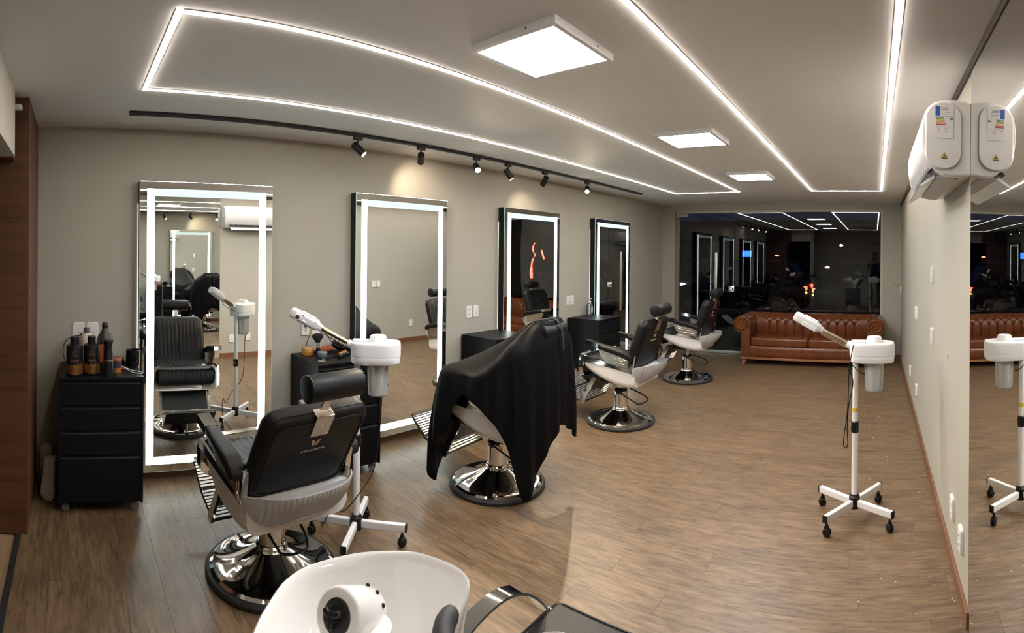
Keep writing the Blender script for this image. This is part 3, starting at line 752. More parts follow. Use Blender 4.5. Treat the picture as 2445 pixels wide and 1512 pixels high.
# ------------------------------------------------------------------ black cape thrown over the second chair
def cape():
    r = empty('barber_cape', (-2.416, 2.664, 0), math.radians(6)); tag(r, 'black cape draped over the second barber chair', 'cape')
    key = [(-.255, 0, .79), (-.245, -.26, .84), (-.20, -.335, .852), (-.03, -.352, .845), (.14, -.352, .862), (.29, -.315, 1.02), (.40, -.285, 1.06), (.455, -.16, 1.11), (.465, 0, 1.13), (.455, .16, 1.11), (.40, .285, 1.06), (.29, .315, 1.02), (.14, .352, .862), (-.03, .352, .845), (-.20, .335, .852), (-.245, .26, .84)]
    hem = [.36, .05, .30, .68, .62, .46, .12, .34, .50, .42, .33, .52, .52, .55, .5, .30]
    out = [.12, .14, .12, .02, .02, .04, .08, .05, .05, .06, .09, .06, .05, .05, .05, .08]
    sub = 12
    ring = spline(key, sub, True); n = len(ring)
    hh = [v.x for v in spline([(a, 0, 0) for a in hem], sub, True)]
    oo = [v.x for v in spline([(a, 0, 0) for a in out], sub, True)]
    apex = []
    for p in ring:                                   # nearest point on the headrest's ridge
        apex.append(Vector((.395 + .04 * (1 if p.x > .4 else -.6 if p.x < 0 else 0), max(-.135, min(.135, p.y * .42)), 1.192)))
    rings = []
    ctr = Vector((.05, 0, 0))
    for j in range(11):                              # from ridge to shoulder line
        t = j / 10; rg = []
        for k in range(n):
            q = apex[k].lerp(ring[k], t)
            sag = -.035 * math.sin(PI * t) * (1 if ring[k].x < .15 else -.55)
            fold = .010 * math.sin(k / n * 2 * PI * 13) * t * (1 if ring[k].x > .1 else .35)
            q = Vector((q.x, q.y, q.z + sag + fold)); rg.append(tuple(q))
        rings.append(rg)
    for j in range(1, 17):                           # skirt
        t = j / 16; rg = []
        for k in range(n):
            p = ring[k]; o2 = Vector((p.x - ctr.x, p.y, 0)); nrm = Vector((p.x - ctr.x, p.y * 1.2, 0)).normalized()
            ang = k / n * 2 * PI
            fold = (.016 * math.sin(ang * 11 + .8 * math.sin(ang * 3)) + .011 * math.sin(ang * 23 + 1)) * min(1, t * 1.6) + .008
            q = p + nrm * (oo[k] * math.sin(t * PI * .5) ** .7 * .6 + fold * .9 + .004)
            rg.append((q.x, q.y, p.z + (hh[k] - p.z) * t + fold * .2 * t))
        rings.append(rg)
    b = MB(); b.loft(rings, True, False)
    top = [tuple(p) for p in rings[0]]; b.raw(top, [tuple(range(n))])
    o = b.build('cloth', M_CAPE, r, 80)
    md = o.modifiers.new('thick', 'SOLIDIFY'); md.thickness = .003; md.offset = 1
    ve = MB(); ve.tube(spline([(.41, .03, 1.205), (.47, .035, 1.17), (.50, .03, 1.10), (.51, .028, 1.0)], 6), .006, 6, flat=(.012, .004))
    ve.build('neck_fastening', mat('velcro', (.02, .02, .022), .9), r)
cape()
# ================================================================== DRAWER CABINETS
def caster(par, x, y, h, r, clear=False):
    m = glassmat('clear_wheel', (.8, .82, .85), .05, .1, (.7, .7, .72), .35) if clear else M_BLKS
    b = MB(); 
    for s_ in (-1, 1): b.rcyl((x + s_ * .004, y, r), (x + s_ * .014, y, r), r, .003, 18)
    b.cyl((x, y, r), (x, y, h), .006, n=10)
    b.prism([(y - r * .5, r), (y + r * .9, r * 1.1), (y + r * .3, r * 2.05), (y - r * .5, r * 2.05)], 'X', x - .006, x + .006)
    return b.build('caster', m, par)
def make_cabinet():
    R = empty('drawer_cabinet'); D, W, Z0, Z1 = .455, .525, .062, .842
    b = MB(); t = .016
    b.b2(0, D - .018, -W / 2, -W / 2 + t, Z0, Z1 - t).b2(0, D - .018, W / 2 - t, W / 2, Z0, Z1 - t).b2(0, D - .018, -W / 2 + t, W / 2 - t, Z0, Z0 + t).b2(0, .008, -W / 2 + t, W / 2 - t, Z0 + t, Z1 - t)
    b.b2(D - .018, D, -W / 2, -W / 2 + t, Z0, Z1 - t).b2(D - .018, D, W / 2 - t, W / 2, Z0, Z1 - t).b2(.01, D - .04, -W / 2 + t, W / 2 - t, Z0 + t, Z1 - t - .01)
    b.build('carcass', M_BLKLAM, R)
    MB().b2(0, D, -W / 2, W / 2, Z1 - t, Z1, .0012).build('top', M_BLKLAM, R)
    z = Z1 - t - .004
    for hgt in (.150, .150, .150, .288):
        d = MB(); y0, y1 = -W / 2 + t + .002, W / 2 - t - .002
        d.prism([(D - .020, z - hgt), (D - .002, z - hgt), (D - .002, z - .022), (D - .020, z - .004)], 'Y', y0, y1)
        d.b2(D - .020, D - .016, y0, y1, z - .022, z - .002)
        d.build('drawer', M_BLKLAM, R); z -= hgt + .004
    for x in (.05, D - .05):
        for yy in (-W / 2 + .045, W / 2 - .045): caster(R, x, yy, .066, .026, True)
    return R
cab0 = make_cabinet()
LC = ['black drawer cabinet with hair product bottles, nearest the camera', 'black drawer cabinet with an orange tub, brush and clippers on top', 'bare-topped black drawer cabinet behind the caped chair', 'black drawer cabinet with a clear pump bottle, beside the farthest mirror']
for k, (y0, w) in enumerate(MY):
    r = cab0 if k == 0 else copy_tree(cab0)
    r.location = (XL + .02, y0 - .012 - .2625 + (-.006 if k == 0 else 0), 0); tag(r, LC[k], 'drawer cabinet', 'black drawer cabinets by the mirrors')
ZT = .842
# ------------------------------------------------------------------ things on the first cabinet
M_GOLD = mat('gold_foil', (.42, .20, .06), .28, .85, noise=(30, .35))
M_BOT = mat('black_bottle', (.010, .010, .012), .25)
M_COP = mat('copper_ink', (.30, .12, .07), .4, .5)
def product_bottle(x, y, label, s_=1.):
    r = empty('product_bottle', (x, y, ZT), math.radians(0)); tag(r, label, 'bottle', 'black bottles with a gold foot')
    R_ = .0525
    MB().lathe([(R_ - .006, 0), (R_ - .001, .004), (R_, .012), (R_, .175), (R_ - .002, .186), (R_ - .012, .192), (.024, .195), (.024, .198)], 36).build('body', M_BOT, r)
    MB().lathe([(R_ + .0004, .014), (R_ + .0006, .015), (R_ + .0006, .068), (R_ + .0004, .069)], 36).build('gold_band', M_GOLD, r)
    b = MB(); pts = []
    N_ = 24                                       # skyline edge of the gold band
    for k in range(N_):
        a = math.radians(-70 + 140 * k / (N_ - 1)); h_ = .070 + .012 * abs(math.sin(k * .9)) * (k > 14) + .014 * (k == 11)
        for zz in (.066, h_): pts.append(((R_ + .0007) * math.cos(a), (R_ + .0007) * math.sin(a), zz))
    b.raw(pts, [(2 * k, 2 * k + 2, 2 * k + 3, 2 * k + 1) for k in range(N_ - 1)]); b.build('gold_skyline', M_GOLD, r)
    MB().lathe([(.0275, .193), (.0275, .238), (.026, .240), (0, .240)], 28).build('cap', M_BOT, r)
    def curved(s, size, z, m, nm):
        o = text(nm, s, size, Matrix(), m, r, .0002)
        for v in o.data.vertices:
            a = v.co.x / R_; rr = R_ + .0006 + v.co.z
            v.co = (rr * math.cos(a), rr * math.sin(a), z + v.co.y)
    curved('INOAR', .0135, .128, M_COP, 'brand_text'); curved('Blends', .0205, .098, mat('rose_ink', (.36, .15, .10), .4, .3), 'name_text')
    curved('_____________', .006, .0895, M_COP, 'rule_text')
    e = MB().tube([(R_ + .001, .009 * math.cos(a), .147 + .009 * math.sin(a)) for a in [2 * PI * k / 16 for k in range(16)]], .0014, 5, True)
    e.build('emblem', M_COP, r)
    gm = mat('dark_gold_ink', (.20, .07, .02), .5, .3)
    for q in range(4): curved('__ ____ ___' if q % 2 else '___ __ ____', .0065, .060 - .011 * q, gm, 'fine_print')
    return r
product_bottle(-3.19, .004, 'black hair product bottle with gold foot, left one at the front')
product_bottle(-3.215, .112, 'black hair product bottle with gold foot, right one at the front')
r = empty('lotion_bottle', (-3.375, .085, ZT)); tag(r, 'cream white bottle with a grey cap behind the black bottles', 'bottle')
MB().lathe([(.048, 0), (.052, .006), (.052, .185), (.047, .205), (.034, .226), (.022, .236), (.020, .238)], 32).build('body', mat('cream_plastic', (.62, .56, .46), .35), r)
MB().lathe([(.021, .234), (.0225, .238), (.0225, .268), (.020, .271), (0, .271)], 24).build('cap', mat('grey_cap', (.20, .20, .22), .3, .3), r)
r = empty('shampoo_bottle', (-3.36, .205, ZT)); tag(r, 'tall dark bottle with orange vertical lettering and narrow neck', 'bottle')
MB().lathe([(.046, 0), (.050, .006), (.050, .14), (.053, .175), (.053, .20), (.046, .222), (.032, .240), (.022, .258), (.020, .272)], 32).build('body', mat('charcoal_bottle', (.035, .034, .036), .35), r)
MB().lathe([(.0205, .268), (.021, .270), (.021, .292), (.018, .302), (.012, .306), (0, .306)], 24).build('cap', M_BOT, r)
om = mat('orange_ink', (.48, .10, .03), .5)
for k, ch_ in enumerate('CHOOM'):
    MB().b2(.0508, .0520, -.035, -.014, .150 - .024 * k, .171 - .024 * k).build('letter_block', om, r)
    text('letter', ch_, .018, frame((.0522, -.0245, .1605 - .024 * k), (0, 1, 0), (0, 0, 1)), M_BOT, r, .0002)
r = empty('spray_bottle', (-3.16, .215, ZT)); tag(r, 'slim black spray bottle with waisted neck at the cabinet edge', 'bottle')
MB().lathe([(.028, 0), (.030, .004), (.030, .115), (.029, .120), (.0285, .140), (.024, .165), (.023, .180), (.026, .200), (.032, .214), (.031, .222), (.010, .226), (0, .226)], 30).build('body', M_BOT, r)
MB().lathe([(.0303, .098), (.0306, .099), (.0306, .101), (.0303, .102)], 30).build('seam_ring', M_STEEL, r)
r = empty('wax_tub', (-3.245, .272, ZT)); tag(r, 'small round tub with copper base and dark label on the bottle cabinet', 'tub')
MB().lathe([(.031, 0), (.033, .003), (.033, .036), (.033, .037)], 30).build('base', mat('copper_tub', (.50, .21, .07), .3, .5), r)
MB().lathe([(.0332, .036), (.0334, .037), (.0334, .078), (.0332, .079)], 30).build('label_band', mat('purple_label', (.045, .03, .06), .4), r)
MB().lathe([(.034, .077), (.0345, .079), (.0345, .090), (.032, .094), (0, .094)], 30).build('lid', mat('brick_lid', (.30, .09, .055), .45), r)
r = empty('charging_dock', (-3.50, .285, ZT)); tag(r, 'low round black dock lying against the wall beside the tub', 'dock')
MB().lathe([(.062, 0), (.067, .006), (.066, .022), (.055, .038), (.03, .045), (0, .046)], 32).build('dome', M_BLKS, r)
r = empty('black_cup', (-3.44, .402, ZT)); tag(r, 'black metal cup at the mirror end of the bottle cabinet', 'cup')
MB().lathe([(.046, .0), (.049, .004), (.049, .104), (.050, .107), (.047, .108), (.045, .104), (.045, .01), (0, .008)], 36).build('cup_body', M_BLKS, r)
MB().tube([(.050, 0, .085), (.072, .01, .082), (.075, .012, .055), (.062, .008, .03), (.05, 0, .028)], .005, 8).build('handle', M_BLKS, r)
r = empty('red_clip', (-3.33, .30, ZT)); tag(r, 'small red plastic clip lying behind the copper tub', 'clip')
MB().box((0, 0, .005), (.02, .085, .008), .003, Matrix.Rotation(.3, 4, 'Z')).build('clip_arm', mat('red_plastic', (.42, .04, .02), .35), r); MB().box((.012, .01, .009), (.012, .06, .006), .002, Matrix.Rotation(-.2, 4, 'Z')).build('clip_spring', mat('red_plastic', (.42, .04, .02), .35), r)
cb = empty('white_cable', (-3.25, .34, ZT)); tag(cb, 'thin white charging cable looping over the cabinet edge', 'cable')
MB().tube(spline([(.01, -.045, .05), (.03, -.01, .03), (.045, .04, .008), (.055, .085, .004), (.035, .10, .004), (.0, .075, .004), (-.02, .03, .01), (-.03, -.02, .03)], 8), .0022, 6).build('cord', mat('white_cord', (.72, .71, .70), .4), cb)
cb = empty('adapter_cable', (XL + .01, .04, 1.0)); tag(cb, 'black adapter cable curling from the wall socket down to the cabinet', 'cable')
MB().b2(.0, .045, .005, .055, .005, .045, .006).build('adapter', M_BLKS, cb)
MB().tube(spline([(.03, .01, .03), (.05, -.04, .028), (.07, -.095, .0), (.10, -.115, -.06), (.14, -.10, -.12), (.18, -.07, -.155)], 8), .003, 6).build('cord', M_BLKS, cb)
# ------------------------------------------------------------------ things on the second cabinet
r = empty('pomade_tub', (-3.475, 1.715, ZT)); tag(r, 'amber orange pomade tub below the plugged socket', 'tub')
MB().lathe([(.040, 0), (.043, .004), (.043, .026), (.042, .028)], 30).build('tub_body', mat('amber_plastic', (.50, .20, .03), .3), r)
MB().lathe([(.044, .027), (.0445, .029), (.0445, .050), (.042, .056), (.030, .058), (0, .058)], 30).build('lid', mat('amber_lid', (.55, .28, .10), .35), r)
for q in range(3): MB().lathe([(.0448, .031 + q * .006), (.0452, .032 + q * .006), (.0448, .033 + q * .006)], 30).build('lid_ridge', mat('amber_plastic', (.50, .20, .03), .3), r)
MB().b2(.040, .0445, -.010, .014, .010, .018).build('printed_label', mat('dark_gold_ink', (.20, .07, .02), .5, .3), r)
r = empty('neck_brush', (-3.43, 1.782, ZT)); tag(r, 'black fan-shaped neck brush standing upright beside the tubs', 'brush')
MB().lathe([(.020, 0), (.020, .003), (.016, .02), (.013, .05), (.0145, .055)], 20).build('grip', M_BLKS, r)
MB().lathe([(.0145, .053), (.0155, .055), (.0155, .092), (.0145, .094)], 20).build('ferrule', M_CHROME, r)
fb = MB(); rg = []
for z, a, b_ in ((.092, .014, .014), (.11, .026, .018), (.13, .042, .022), (.142, .050, .024), (.152, .047, .023), (.160, .036, .02), (.164, .018, .012)): rg.append([(b_ * math.cos(2 * PI * k / 22), a * math.sin(2 * PI * k / 22), z) for k in range(22)])
fb.loft(rg).build('bristles', mat('black_bristle', (.008, .008, .009), .85), r, 80)
r = empty('grey_wax_tin', (-3.36, 1.785, ZT)); tag(r, 'low grey wax tin in front of the neck brush', 'tin')
MB().lathe([(.034, 0), (.036, .003), (.036, .020)], 28).build('tin', mat('tin_grey', (.16, .18, .20), .35, .4), r); MB().lathe([(.037, .019), (.0375, .020), (.0375, .034), (.035, .037), (0, .037)], 28).build('lid', mat('tin_lid', (.24, .27, .30), .35, .4), r)
# hair dryer lying on its side
r = empty('hair_dryer', (-3.46, 2.055, ZT)); tag(r, 'black hair dryer lying on the second cabinet', 'hair dryer')
d = Vector((.75, .55, .02)).normalized(); a = Vector((-.07, -.06, .05))
Q = d.to_track_quat('Z', 'Y').to_matrix().to_4x4(); Q.translation = a
MB().lathe([(.030, -.02), (.034, 0), (.044, .03), (.049, .07), (.049, .12), (.044, .145), (.038, .150)], 28, Q).build('barrel', M_BLKS, r)
MB().lathe([(.036, .1495), (.036, .153), (.03, .1545), (0, .1545)], 28, Q).build('air_intake', M_HOLE, r)
MB().tube([tuple(a + d * .08 + Vector(p)) for p in ((0, 0, -.02), (.06, .02, -.030), (.11, .045, -.034))], [.02, .019, .017], 12).build('handle', M_BLKS, r)
MB().tube(spline([(.10, -.02, .01), (.14, -.05, .004), (.12, -.08, .004)], 5), .004, 6).build('cord', M_BLKS, r)
r = empty('round_hair_brush', (-3.50, 1.885, ZT)); tag(r, 'round hair brush with orange bristles lying near the wall', 'brush')
MB().tube([(0, -.05, .024), (0, -.02, .026), (0, .05, .026), (0, .072, .024)], [.012, .024, .024, .014], 16).build('bristle_head', mat('orange_bristle', (.34, .07, .03), .7, noise=(120, .6)), r)
MB().tube([(0, -.05, .022), (.0, -.09, .014), (.002, -.125, .012)], [.010, .012, .009], 12).build('handle', mat('dark_handle', (.02, .022, .016), .5), r)
r = empty('hair_clipper', (-3.285, 1.915, ZT)); tag(r, 'orange and black hair clipper on the second cabinet', 'hair clipper')
T = Matrix.Rotation(math.radians(38), 4, 'Z')
MB().tube([tuple(T @ Vector(p)) for p in ((0, -.075, .016), (0, -.03, .019), (0, .04, .019), (0, .068, .017))], [.012, .019, .018, .015], 14, flat=None).build('casing', M_BLKS, r)
MB().box((0, 0, .036), (.022, .12, .006), .003, T).build('orange_cover', mat('orange_plastic', (.62, .19, .02), .35), r)
MB().box((0, .083, .018), (.034, .026, .010), .002, T).build('blade', M_STEEL, r)
r = empty('white_trimmer', (-3.265, 2.07, ZT)); tag(r, 'white and grey trimmer with a red switch on the second cabinet', 'hair trimmer')
T = Matrix.Rotation(math.radians(20), 4, 'Z')
MB().box((0, 0, .020), (.045, .095, .034), .012, T).build('casing', mat('pale_grey', (.45, .44, .46), .35), r); MB().box((0, .055, .018), (.036, .018, .012), .003, T).build('blade', M_STEEL, r); MB().box((.005, -.01, .0385), (.014, .024, .004), .001, T).build('switch', mat('red_plastic', (.42, .04, .02), .35), r)
r = empty('scissors', (-3.225, 1.715, ZT)); tag(r, 'steel hair scissors lying at the cabinet corner', 'scissors')
for s_ in (-1, 1):
    MB().prism([(0, 0), (.012 * s_, .055), (.005 * s_, .08), (-.004 * s_, .0)], 'Z', .002 if s_ > 0 else .005, .0045 if s_ > 0 else .0075, Matrix.Rotation(.9, 4, 'Z')).build('blade', M_STEEL, r)
    MB().tube([tuple(Matrix.Rotation(.9, 4, 'Z') @ Vector((-.013 * s_ + .012 * math.cos(q), -.032 + .016 * math.sin(q), .005))) for q in [2 * PI * k / 16 for k in range(16)]], .0025, 6, True).build('finger_ring', M_STEEL, r)
    MB().cyl(Matrix.Rotation(.9, 4, 'Z') @ Vector((-.006 * s_, -.018, .005)), (0, 0, .005), .003, n=8).build('shank', M_STEEL, r)
r = empty('hair_comb', (-3.31, 1.83, ZT)); tag(r, 'thin black comb lying between tin and clipper', 'comb')
cm = MB(); T = Matrix.Rotation(.35, 4, 'Z'); cm.box((0, 0, .003), (.010, .17, .004), .001, T)
for k in range(26): cm.box((.012, -.08 + k * .0064, .003), (.016, .003, .003), 0, T)
cm.build('comb_body', M_BLKS, r)
r = empty('power_cord', (XL + .012, 1.753, 1.05)); tag(r, 'black power cord with a yellow tag hanging from the socket', 'cord')
MB().b2(0, .03, -.012, .012, -.01, .018, .005).build('plug', M_BLKS, r)
MB().tube(spline([(.03, .0, .0), (.045, .012, -.02), (.04, .018, -.06), (.035, .0, -.11), (.06, -.03, -.17), (.085, -.045, -.206)], 8), .003, 6).build('cord', M_BLKS, r)
MB().b2(.036, .048, .010, .022, -.065, -.045).build('tag', mat('yellow_tag', (.62, .50, .05), .5), r)
# sanitizer pump bottle on the fourth cabinet
r = empty('pump_bottle', (-3.50, 5.60, ZT)); tag(r, 'clear pump dispenser bottle on the farthest cabinet', 'bottle')
pm = glassmat('clear_plastic', (.86, .88, .90), .05, .05, (.75, .77, .8), .22)
MB().lathe([(.038, 0), (.041, .004), (.041, .12), (.036, .142), (.018, .155), (.016, .165)], 28).build('body', pm, r)
MB().lathe([(.019, .160), (.019, .186), (.008, .188), (.006, .215), (.015, .217), (.015, .226), (0, .227)], 22).build('pump', M_WHITE, r); MB().cyl((0, 0, .221), (.035, -.02, .217), .005).build('nozzle', M_WHITE, r)
MB().b2(.0395, .0415, -.02, .012, .04, .10).build('printed_label', mat('label_white', (.72, .70, .70), .4), r)

# ------------------------------------------------------------------ sneakers wedged beside the first cabinet
def sneaker(loc, label, rx, rz):
    r = empty('white_sneaker', loc); tag(r, label, 'shoe', 'sneakers beside the first cabinet')
    T = Matrix.Rotation(rz, 4, 'Z') @ Matrix.Rotation(rx, 4, 'X')
    sec = [(-.135, .030, .02, .07), (-.12, .036, .0, .092), (-.08, .038, .0, .095), (-.03, .036, .0, .085), (.02, .040, .0, .066), (.07, .048, .0, .052), (.11, .044, .002, .044), (.135, .028, .008, .034), (.145, .010, .014, .026)]
    up_, so = [], []
    for y_, w_, z0, z1 in sec:
        up_.append([tuple(T @ Vector((w_ * math.cos(a), y_, z0 + .02 + (z1 - z0 - .02) * max(0, math.sin(a)) if math.sin(a) >= 0 else z0 + .018))) for a in [2 * PI * k / 20 for k in range(20)]])
        so.append([tuple(T @ Vector((p[0], y_, p[1]))) for p in rrect(2 * w_ + .008, .026, .008, 3, 0, z0 + .011)])
    MB().loft(up_).build('upper', mat('shoe_white', (.58, .54, .48), .7, noise=(20, .12)), r, 60)
    MB().loft(so).build('sole', mat('shoe_sole', (.48, .44, .38), .7), r, 60)
    MB().prism([(-.024, -.06), (.024, -.06), (.016, .01), (-.016, .01)], 'Z', .083, .092, T @ Matrix.Rotation(-.22, 4, 'X')).build('tongue', mat('shoe_grey', (.35, .33, .30), .8), r)
    for k in range(4): MB().box((0, -.03 + .025 * k, .083 - .006 * k), (.05, .006, .005), .002, T).build('lace', mat('shoe_lace', (.62, .60, .55), .8), r)
    return r
sneaker((-3.27, -.165, .150), 'white sneaker standing on its toe between pier and cabinet', math.radians(-98), math.radians(60))
sneaker((-3.47, -.185, .150), 'second white sneaker behind the first, half hidden in the corner', math.radians(-90), math.radians(90))
# ================================================================== FACIAL STEAMERS  (arm towards -X, body towards +X)
M_JAR = glassmat('frosted_jar', (.90, .92, .94), .05, .12, (.95, .95, .93), .70)
M_GOLDT = mat('champagne_tube', (.62, .54, .42), .18, 1.)
def steamer(x, y, rz, legrot, label, detail, dz=0.):
    R = empty('facial_steamer', (x, y, 0), rz); tag(R, label, 'facial steamer', 'white facial steamers on wheeled stands')
    HZ = .105
    MB().lathe([(.030, HZ - .035), (.034, HZ - .03), (.034, HZ + .035), (.026, HZ + .045), (.026, HZ + .05)], 24).build('hub', M_BLKS, R)
    for k in range(4):
        a = legrot + k * PI / 2; T = Matrix.Rotation(a, 4, 'Z')
        lg = MB().box((.155, 0, HZ), (.25, .030, .042), .006, T).build('leg', M_WHITE, R)
        MB().box((.283, 0, HZ), (.010, .031, .043), .003, T).build('end_cap', M_BLKS, lg)
        c_ = MB(); tw = k * .9 + rz
        Q = T @ Matrix.Translation((.262, 0, 0)) @ Matrix.Rotation(tw, 4, 'Z')
        for s_ in (-1, 1): c_.lathe([(.010, 0), (.022, 0), (.0245, .003), (.0245, .010), (.022, .013), (.010, .013)], 20, Q @ Matrix.Translation((0, s_ * .009 - .0065, .0245)) @ Matrix.Rotation(-PI / 2, 4, 'X') @ Matrix.Translation((0, 0, 0)))
        c_.raw([(-.02, -.006, .03), (.016, -.006, .045), (.006, -.006, .066), (-.012, -.006, .066), (-.02, .006, .03), (.016, .006, .045), (.006, .006, .066), (-.012, .006, .066)], [(0, 1, 2, 3), (4, 7, 6, 5), (0, 4, 5, 1), (1, 5, 6, 2), (2, 6, 7, 3), (3, 7, 4, 0)], Q)
        c_.cyl(Q @ Vector((0, 0, .06)), Q @ Vector((0, 0, .088)), .006, n=10)
        c_.build('caster', M_BLKS, R)
    MB().cyl((0, 0, HZ), (0, 0, .56), .0195, n=24).build('lower_pole', M_WHITE, R)
    MB().lathe([(.020, .535), (.024, .54), (.025, .555), (.025, .60), (.021, .606), (.018, .606)], 24).build('clamp_collar', M_BLKS, R)
    MB().box((-.026, 0, .572), (.006, .014, .022), .002).build('clamp_tab', mat('dull_tag', (.35, .33, .28), .5), R)
    MB().cyl((0, 0, .54), (0, 0, .99), .0170, n=24).build('upper_pole', M_WHITE, R)
    if detail == 2: MB().lathe([(.0174, .665), (.0178, .666), (.0178, .690), (.0174, .691)], 24).build('yellow_tag', mat('yellow_tag', (.62, .50, .05), .5), R)
    plan = [(-.032, -.045), (.0, -.078), (.05, -.092), (.165, -.096), (.235, -.058), (.240, 0), (.235, .058), (.165, .096), (.05, .092), (.0, .078), (-.032, .045), (-.036, 0)]
    pl = [tuple(p)[:2] for p in spline([(a, b, 0) for a, b in plan], 3, True)]
    ring = lambda z, k: [(.1 + (p[0] - .1) * k, p[1] * k, z) for p in pl]
    MB().loft([ring(1.0215, .997), ring(1.022, 1.), ring(1.080, 1.), ring(1.090, .985), ring(1.095, .95)]).build('body_top', M_WHITE, R, 30)
    MB().loft([ring(.978, .93), ring(.984, .965), ring(1.019, .99), ring(1.0205, .985)]).build('body_bottom', M_WHITE, R, 30)
    for k in range(3):
        MB().box((.05 + .06 * k, -.090 + .004 * k, .9795), (.024, .006, .004), .001).build('vent', mat('grey_vent', (.35, .35, .36), .5), R)
    kn = Matrix.Translation((.115, 0, 0))
    MB().lathe([(.058, 1.092), (.054, 1.100), (.043, 1.128), (.041, 1.131), (.036, 1.131), (.034, 1.127), (0, 1.126)], 30, kn).build('filler_cap', M_WHITE, R)
    MB().b2(-.028, .06, -.028, .028, 1.094, 1.106, .005).build('arm_bridge', M_WHITE, R)
    MB().lathe([(.062, .978), (.064, .974), (.064, .962), (.060, .955), (.0575, .86), (.055, .805), (.050, .797), (.0, .796)], 36, kn).build('jar', M_JAR, R)
    MB().lathe([(.045, .97), (.035, .965), (.020, .93), (.017, .86), (.020, .85), (.020, .835), (0, .832)], 20, kn).build('heater', mat('steel_heater', (.45, .47, .48), .3, .7), R)
    MB().lathe([(.0, .800), (.053, .802), (.0555, .83), (.0, .831)], 30, kn).build('water', glassmat('water', (.80, .84, .85), .02, .0, (.6, .62, .6), .12), R)
    a0, a1, a2 = Vector((-.03, 0, 1.072)), Vector((-.215, 0, 1.168)), Vector((-.395, 0, 1.255)); d = (a1 - a0).normalized()
    MB().cyl(a0 - d * .02, a0 + d * .03, .026, .021).build('arm_socket', M_WHITE, R)
    MB().cyl(a0 + d * .02, a1 + d * .01, .0155, n=20).build('arm_tube', M_GOLDT, R)
    MB().cyl(a0 + d * .022 + Vector((0, .0, -.021)), a1 + Vector((0, .0, -.021)), .0075, n=12).build('spray_tube', M_CHROME, R)
    # head: soft box along the arm
    Q = Matrix.Translation(a1) @ Matrix.Rotation(-math.atan2(d.z, -d.x) + PI, 4, 'Y') if False else None
    X_ = d; Y_ = Vector((0, 1, 0)); Z_ = X_.cross(Y_) * -1
    Hm = Matrix((X_, Y_, Z_)).transposed().to_4x4(); Hm.translation = a1
    rg = lambda t, w, h_, r_, dz=0: [tuple(Hm @ Vector((t, p[0], p[1] + dz))) for p in rrect(w, h_, r_, 4)]
    HD = MB().loft([rg(-.012, .034, .034, .012), rg(.008, .042, .040, .012), rg(.018, .066, .050, .014), rg(.03, .072, .056, .016), rg(.165, .074, .058, .016), rg(.180, .070, .054, .016), rg(.188, .058, .042, .014)]).build('spray_head', M_WHITE, R, 45)
    MB().box((.085, 0, .030), (.095, .045, .010), .004, Hm).build('head_cover', M_WHITE, HD)
    if detail == 2: MB().box((.075, -.036, -.014), (.095, .012, .026), .004, Hm).build('side_cover', M_WHITE, HD)
    for yv in (-1 if detail == 1 else 1,):
        MB().cyl(Hm @ Vector((.135, yv * .034, -.004)), Hm @ Vector((.135, yv * .043, -.004)), .020, .017).build('nozzle_ring', M_WHITE, HD)
        MB().cyl(Hm @ Vector((.135, yv * .043, -.004)), Hm @ Vector((.135, yv * .0435, -.004)), .012).build('nozzle', mat('nozzle_brown', (.09, .04, .03), .4), HD)
        MB().box((.092, yv * .038, -.010), (.034, .008, .012), .003, Hm).build('swivel_tab', M_WHITE, HD)
        for (t, z) in ((.11, .02), (.03, .016), (.05, -.022), (.12, -.022)): MB().cyl(Hm @ Vector((t, yv * .0365, z)), Hm @ Vector((t, yv * .0378, z)), .003, n=8).build('screw_hole', M_HOLE, HD)
    if dz:
        for o in R.children:
            if o.name.split('.')[0] not in ('hub', 'leg', 'caster', 'lower_pole', 'clamp_collar', 'clamp_tab'): o.location.z += dz
    return R
s1 = steamer(-2.425, 1.512, math.radians(54), math.radians(45 - 54), 'white facial steamer beside the nearest barber chair', 1, .03)
s2 = steamer(-.113, 3.166, 0, math.radians(55), 'white facial steamer standing alone in front of the sofa', 2)
MB().tube(spline([(-.01, -.085, 1.09), (-.022, -.088, 1.03), (-.035, -.075, .95), (-.040, -.065, .82), (-.045, -.055, .68), (-.062, -.05, .55), (-.068, -.05, .48), (-.055, -.05, .455), (-.042, -.05, .48), (-.046, -.05, .58), (-.040, -.05, .70), (-.020, -.045, .80), (-.014, -.042, .86), (-.028, -.05, .92), (-.030, -.07, .99)], 6), .0034, 6).build('hanging_cord', M_BLKS, s2)
MB().tube(spline([(-.015, -.05, .96), (.02, -.07, .93), (.05, -.07, .915), (.06, -.062, .915)], 6), .003, 6).build('sensor_cord', M_BLKS, s2)
def loc_of(root, pts):
    M = Matrix.Translation(root.location) @ Matrix.Rotation(root.rotation_euler.z, 4, 'Z'); Mi = M.inverted()
    return [Mi @ Vector(p) for p in pts]
MB().tube(spline(loc_of(s1, [(-2.385, 1.60, 1.0), (-2.36, 1.645, .93), (-2.352, 1.63, .80), (-2.36, 1.62, .60), (-2.375, 1.592, .40), (-2.375, 1.488, .28), (-2.42, 1.418, .19), (-2.44, 1.385, .24), (-2.52, 1.36, .10), (-2.66, 1.42, .006), (-2.95, 1.60, .006)]), 7), .0032, 6).build('power_cord', M_BLKS, s1)
MB().tube(spline(loc_of(s1, [(-2.50, 1.33, 1.20), (-2.48, 1.38, 1.12), (-2.46, 1.45, 1.08), (-2.45, 1.50, 1.05)]), 6), .0025, 6).build('head_cord', M_BLKS, s1)

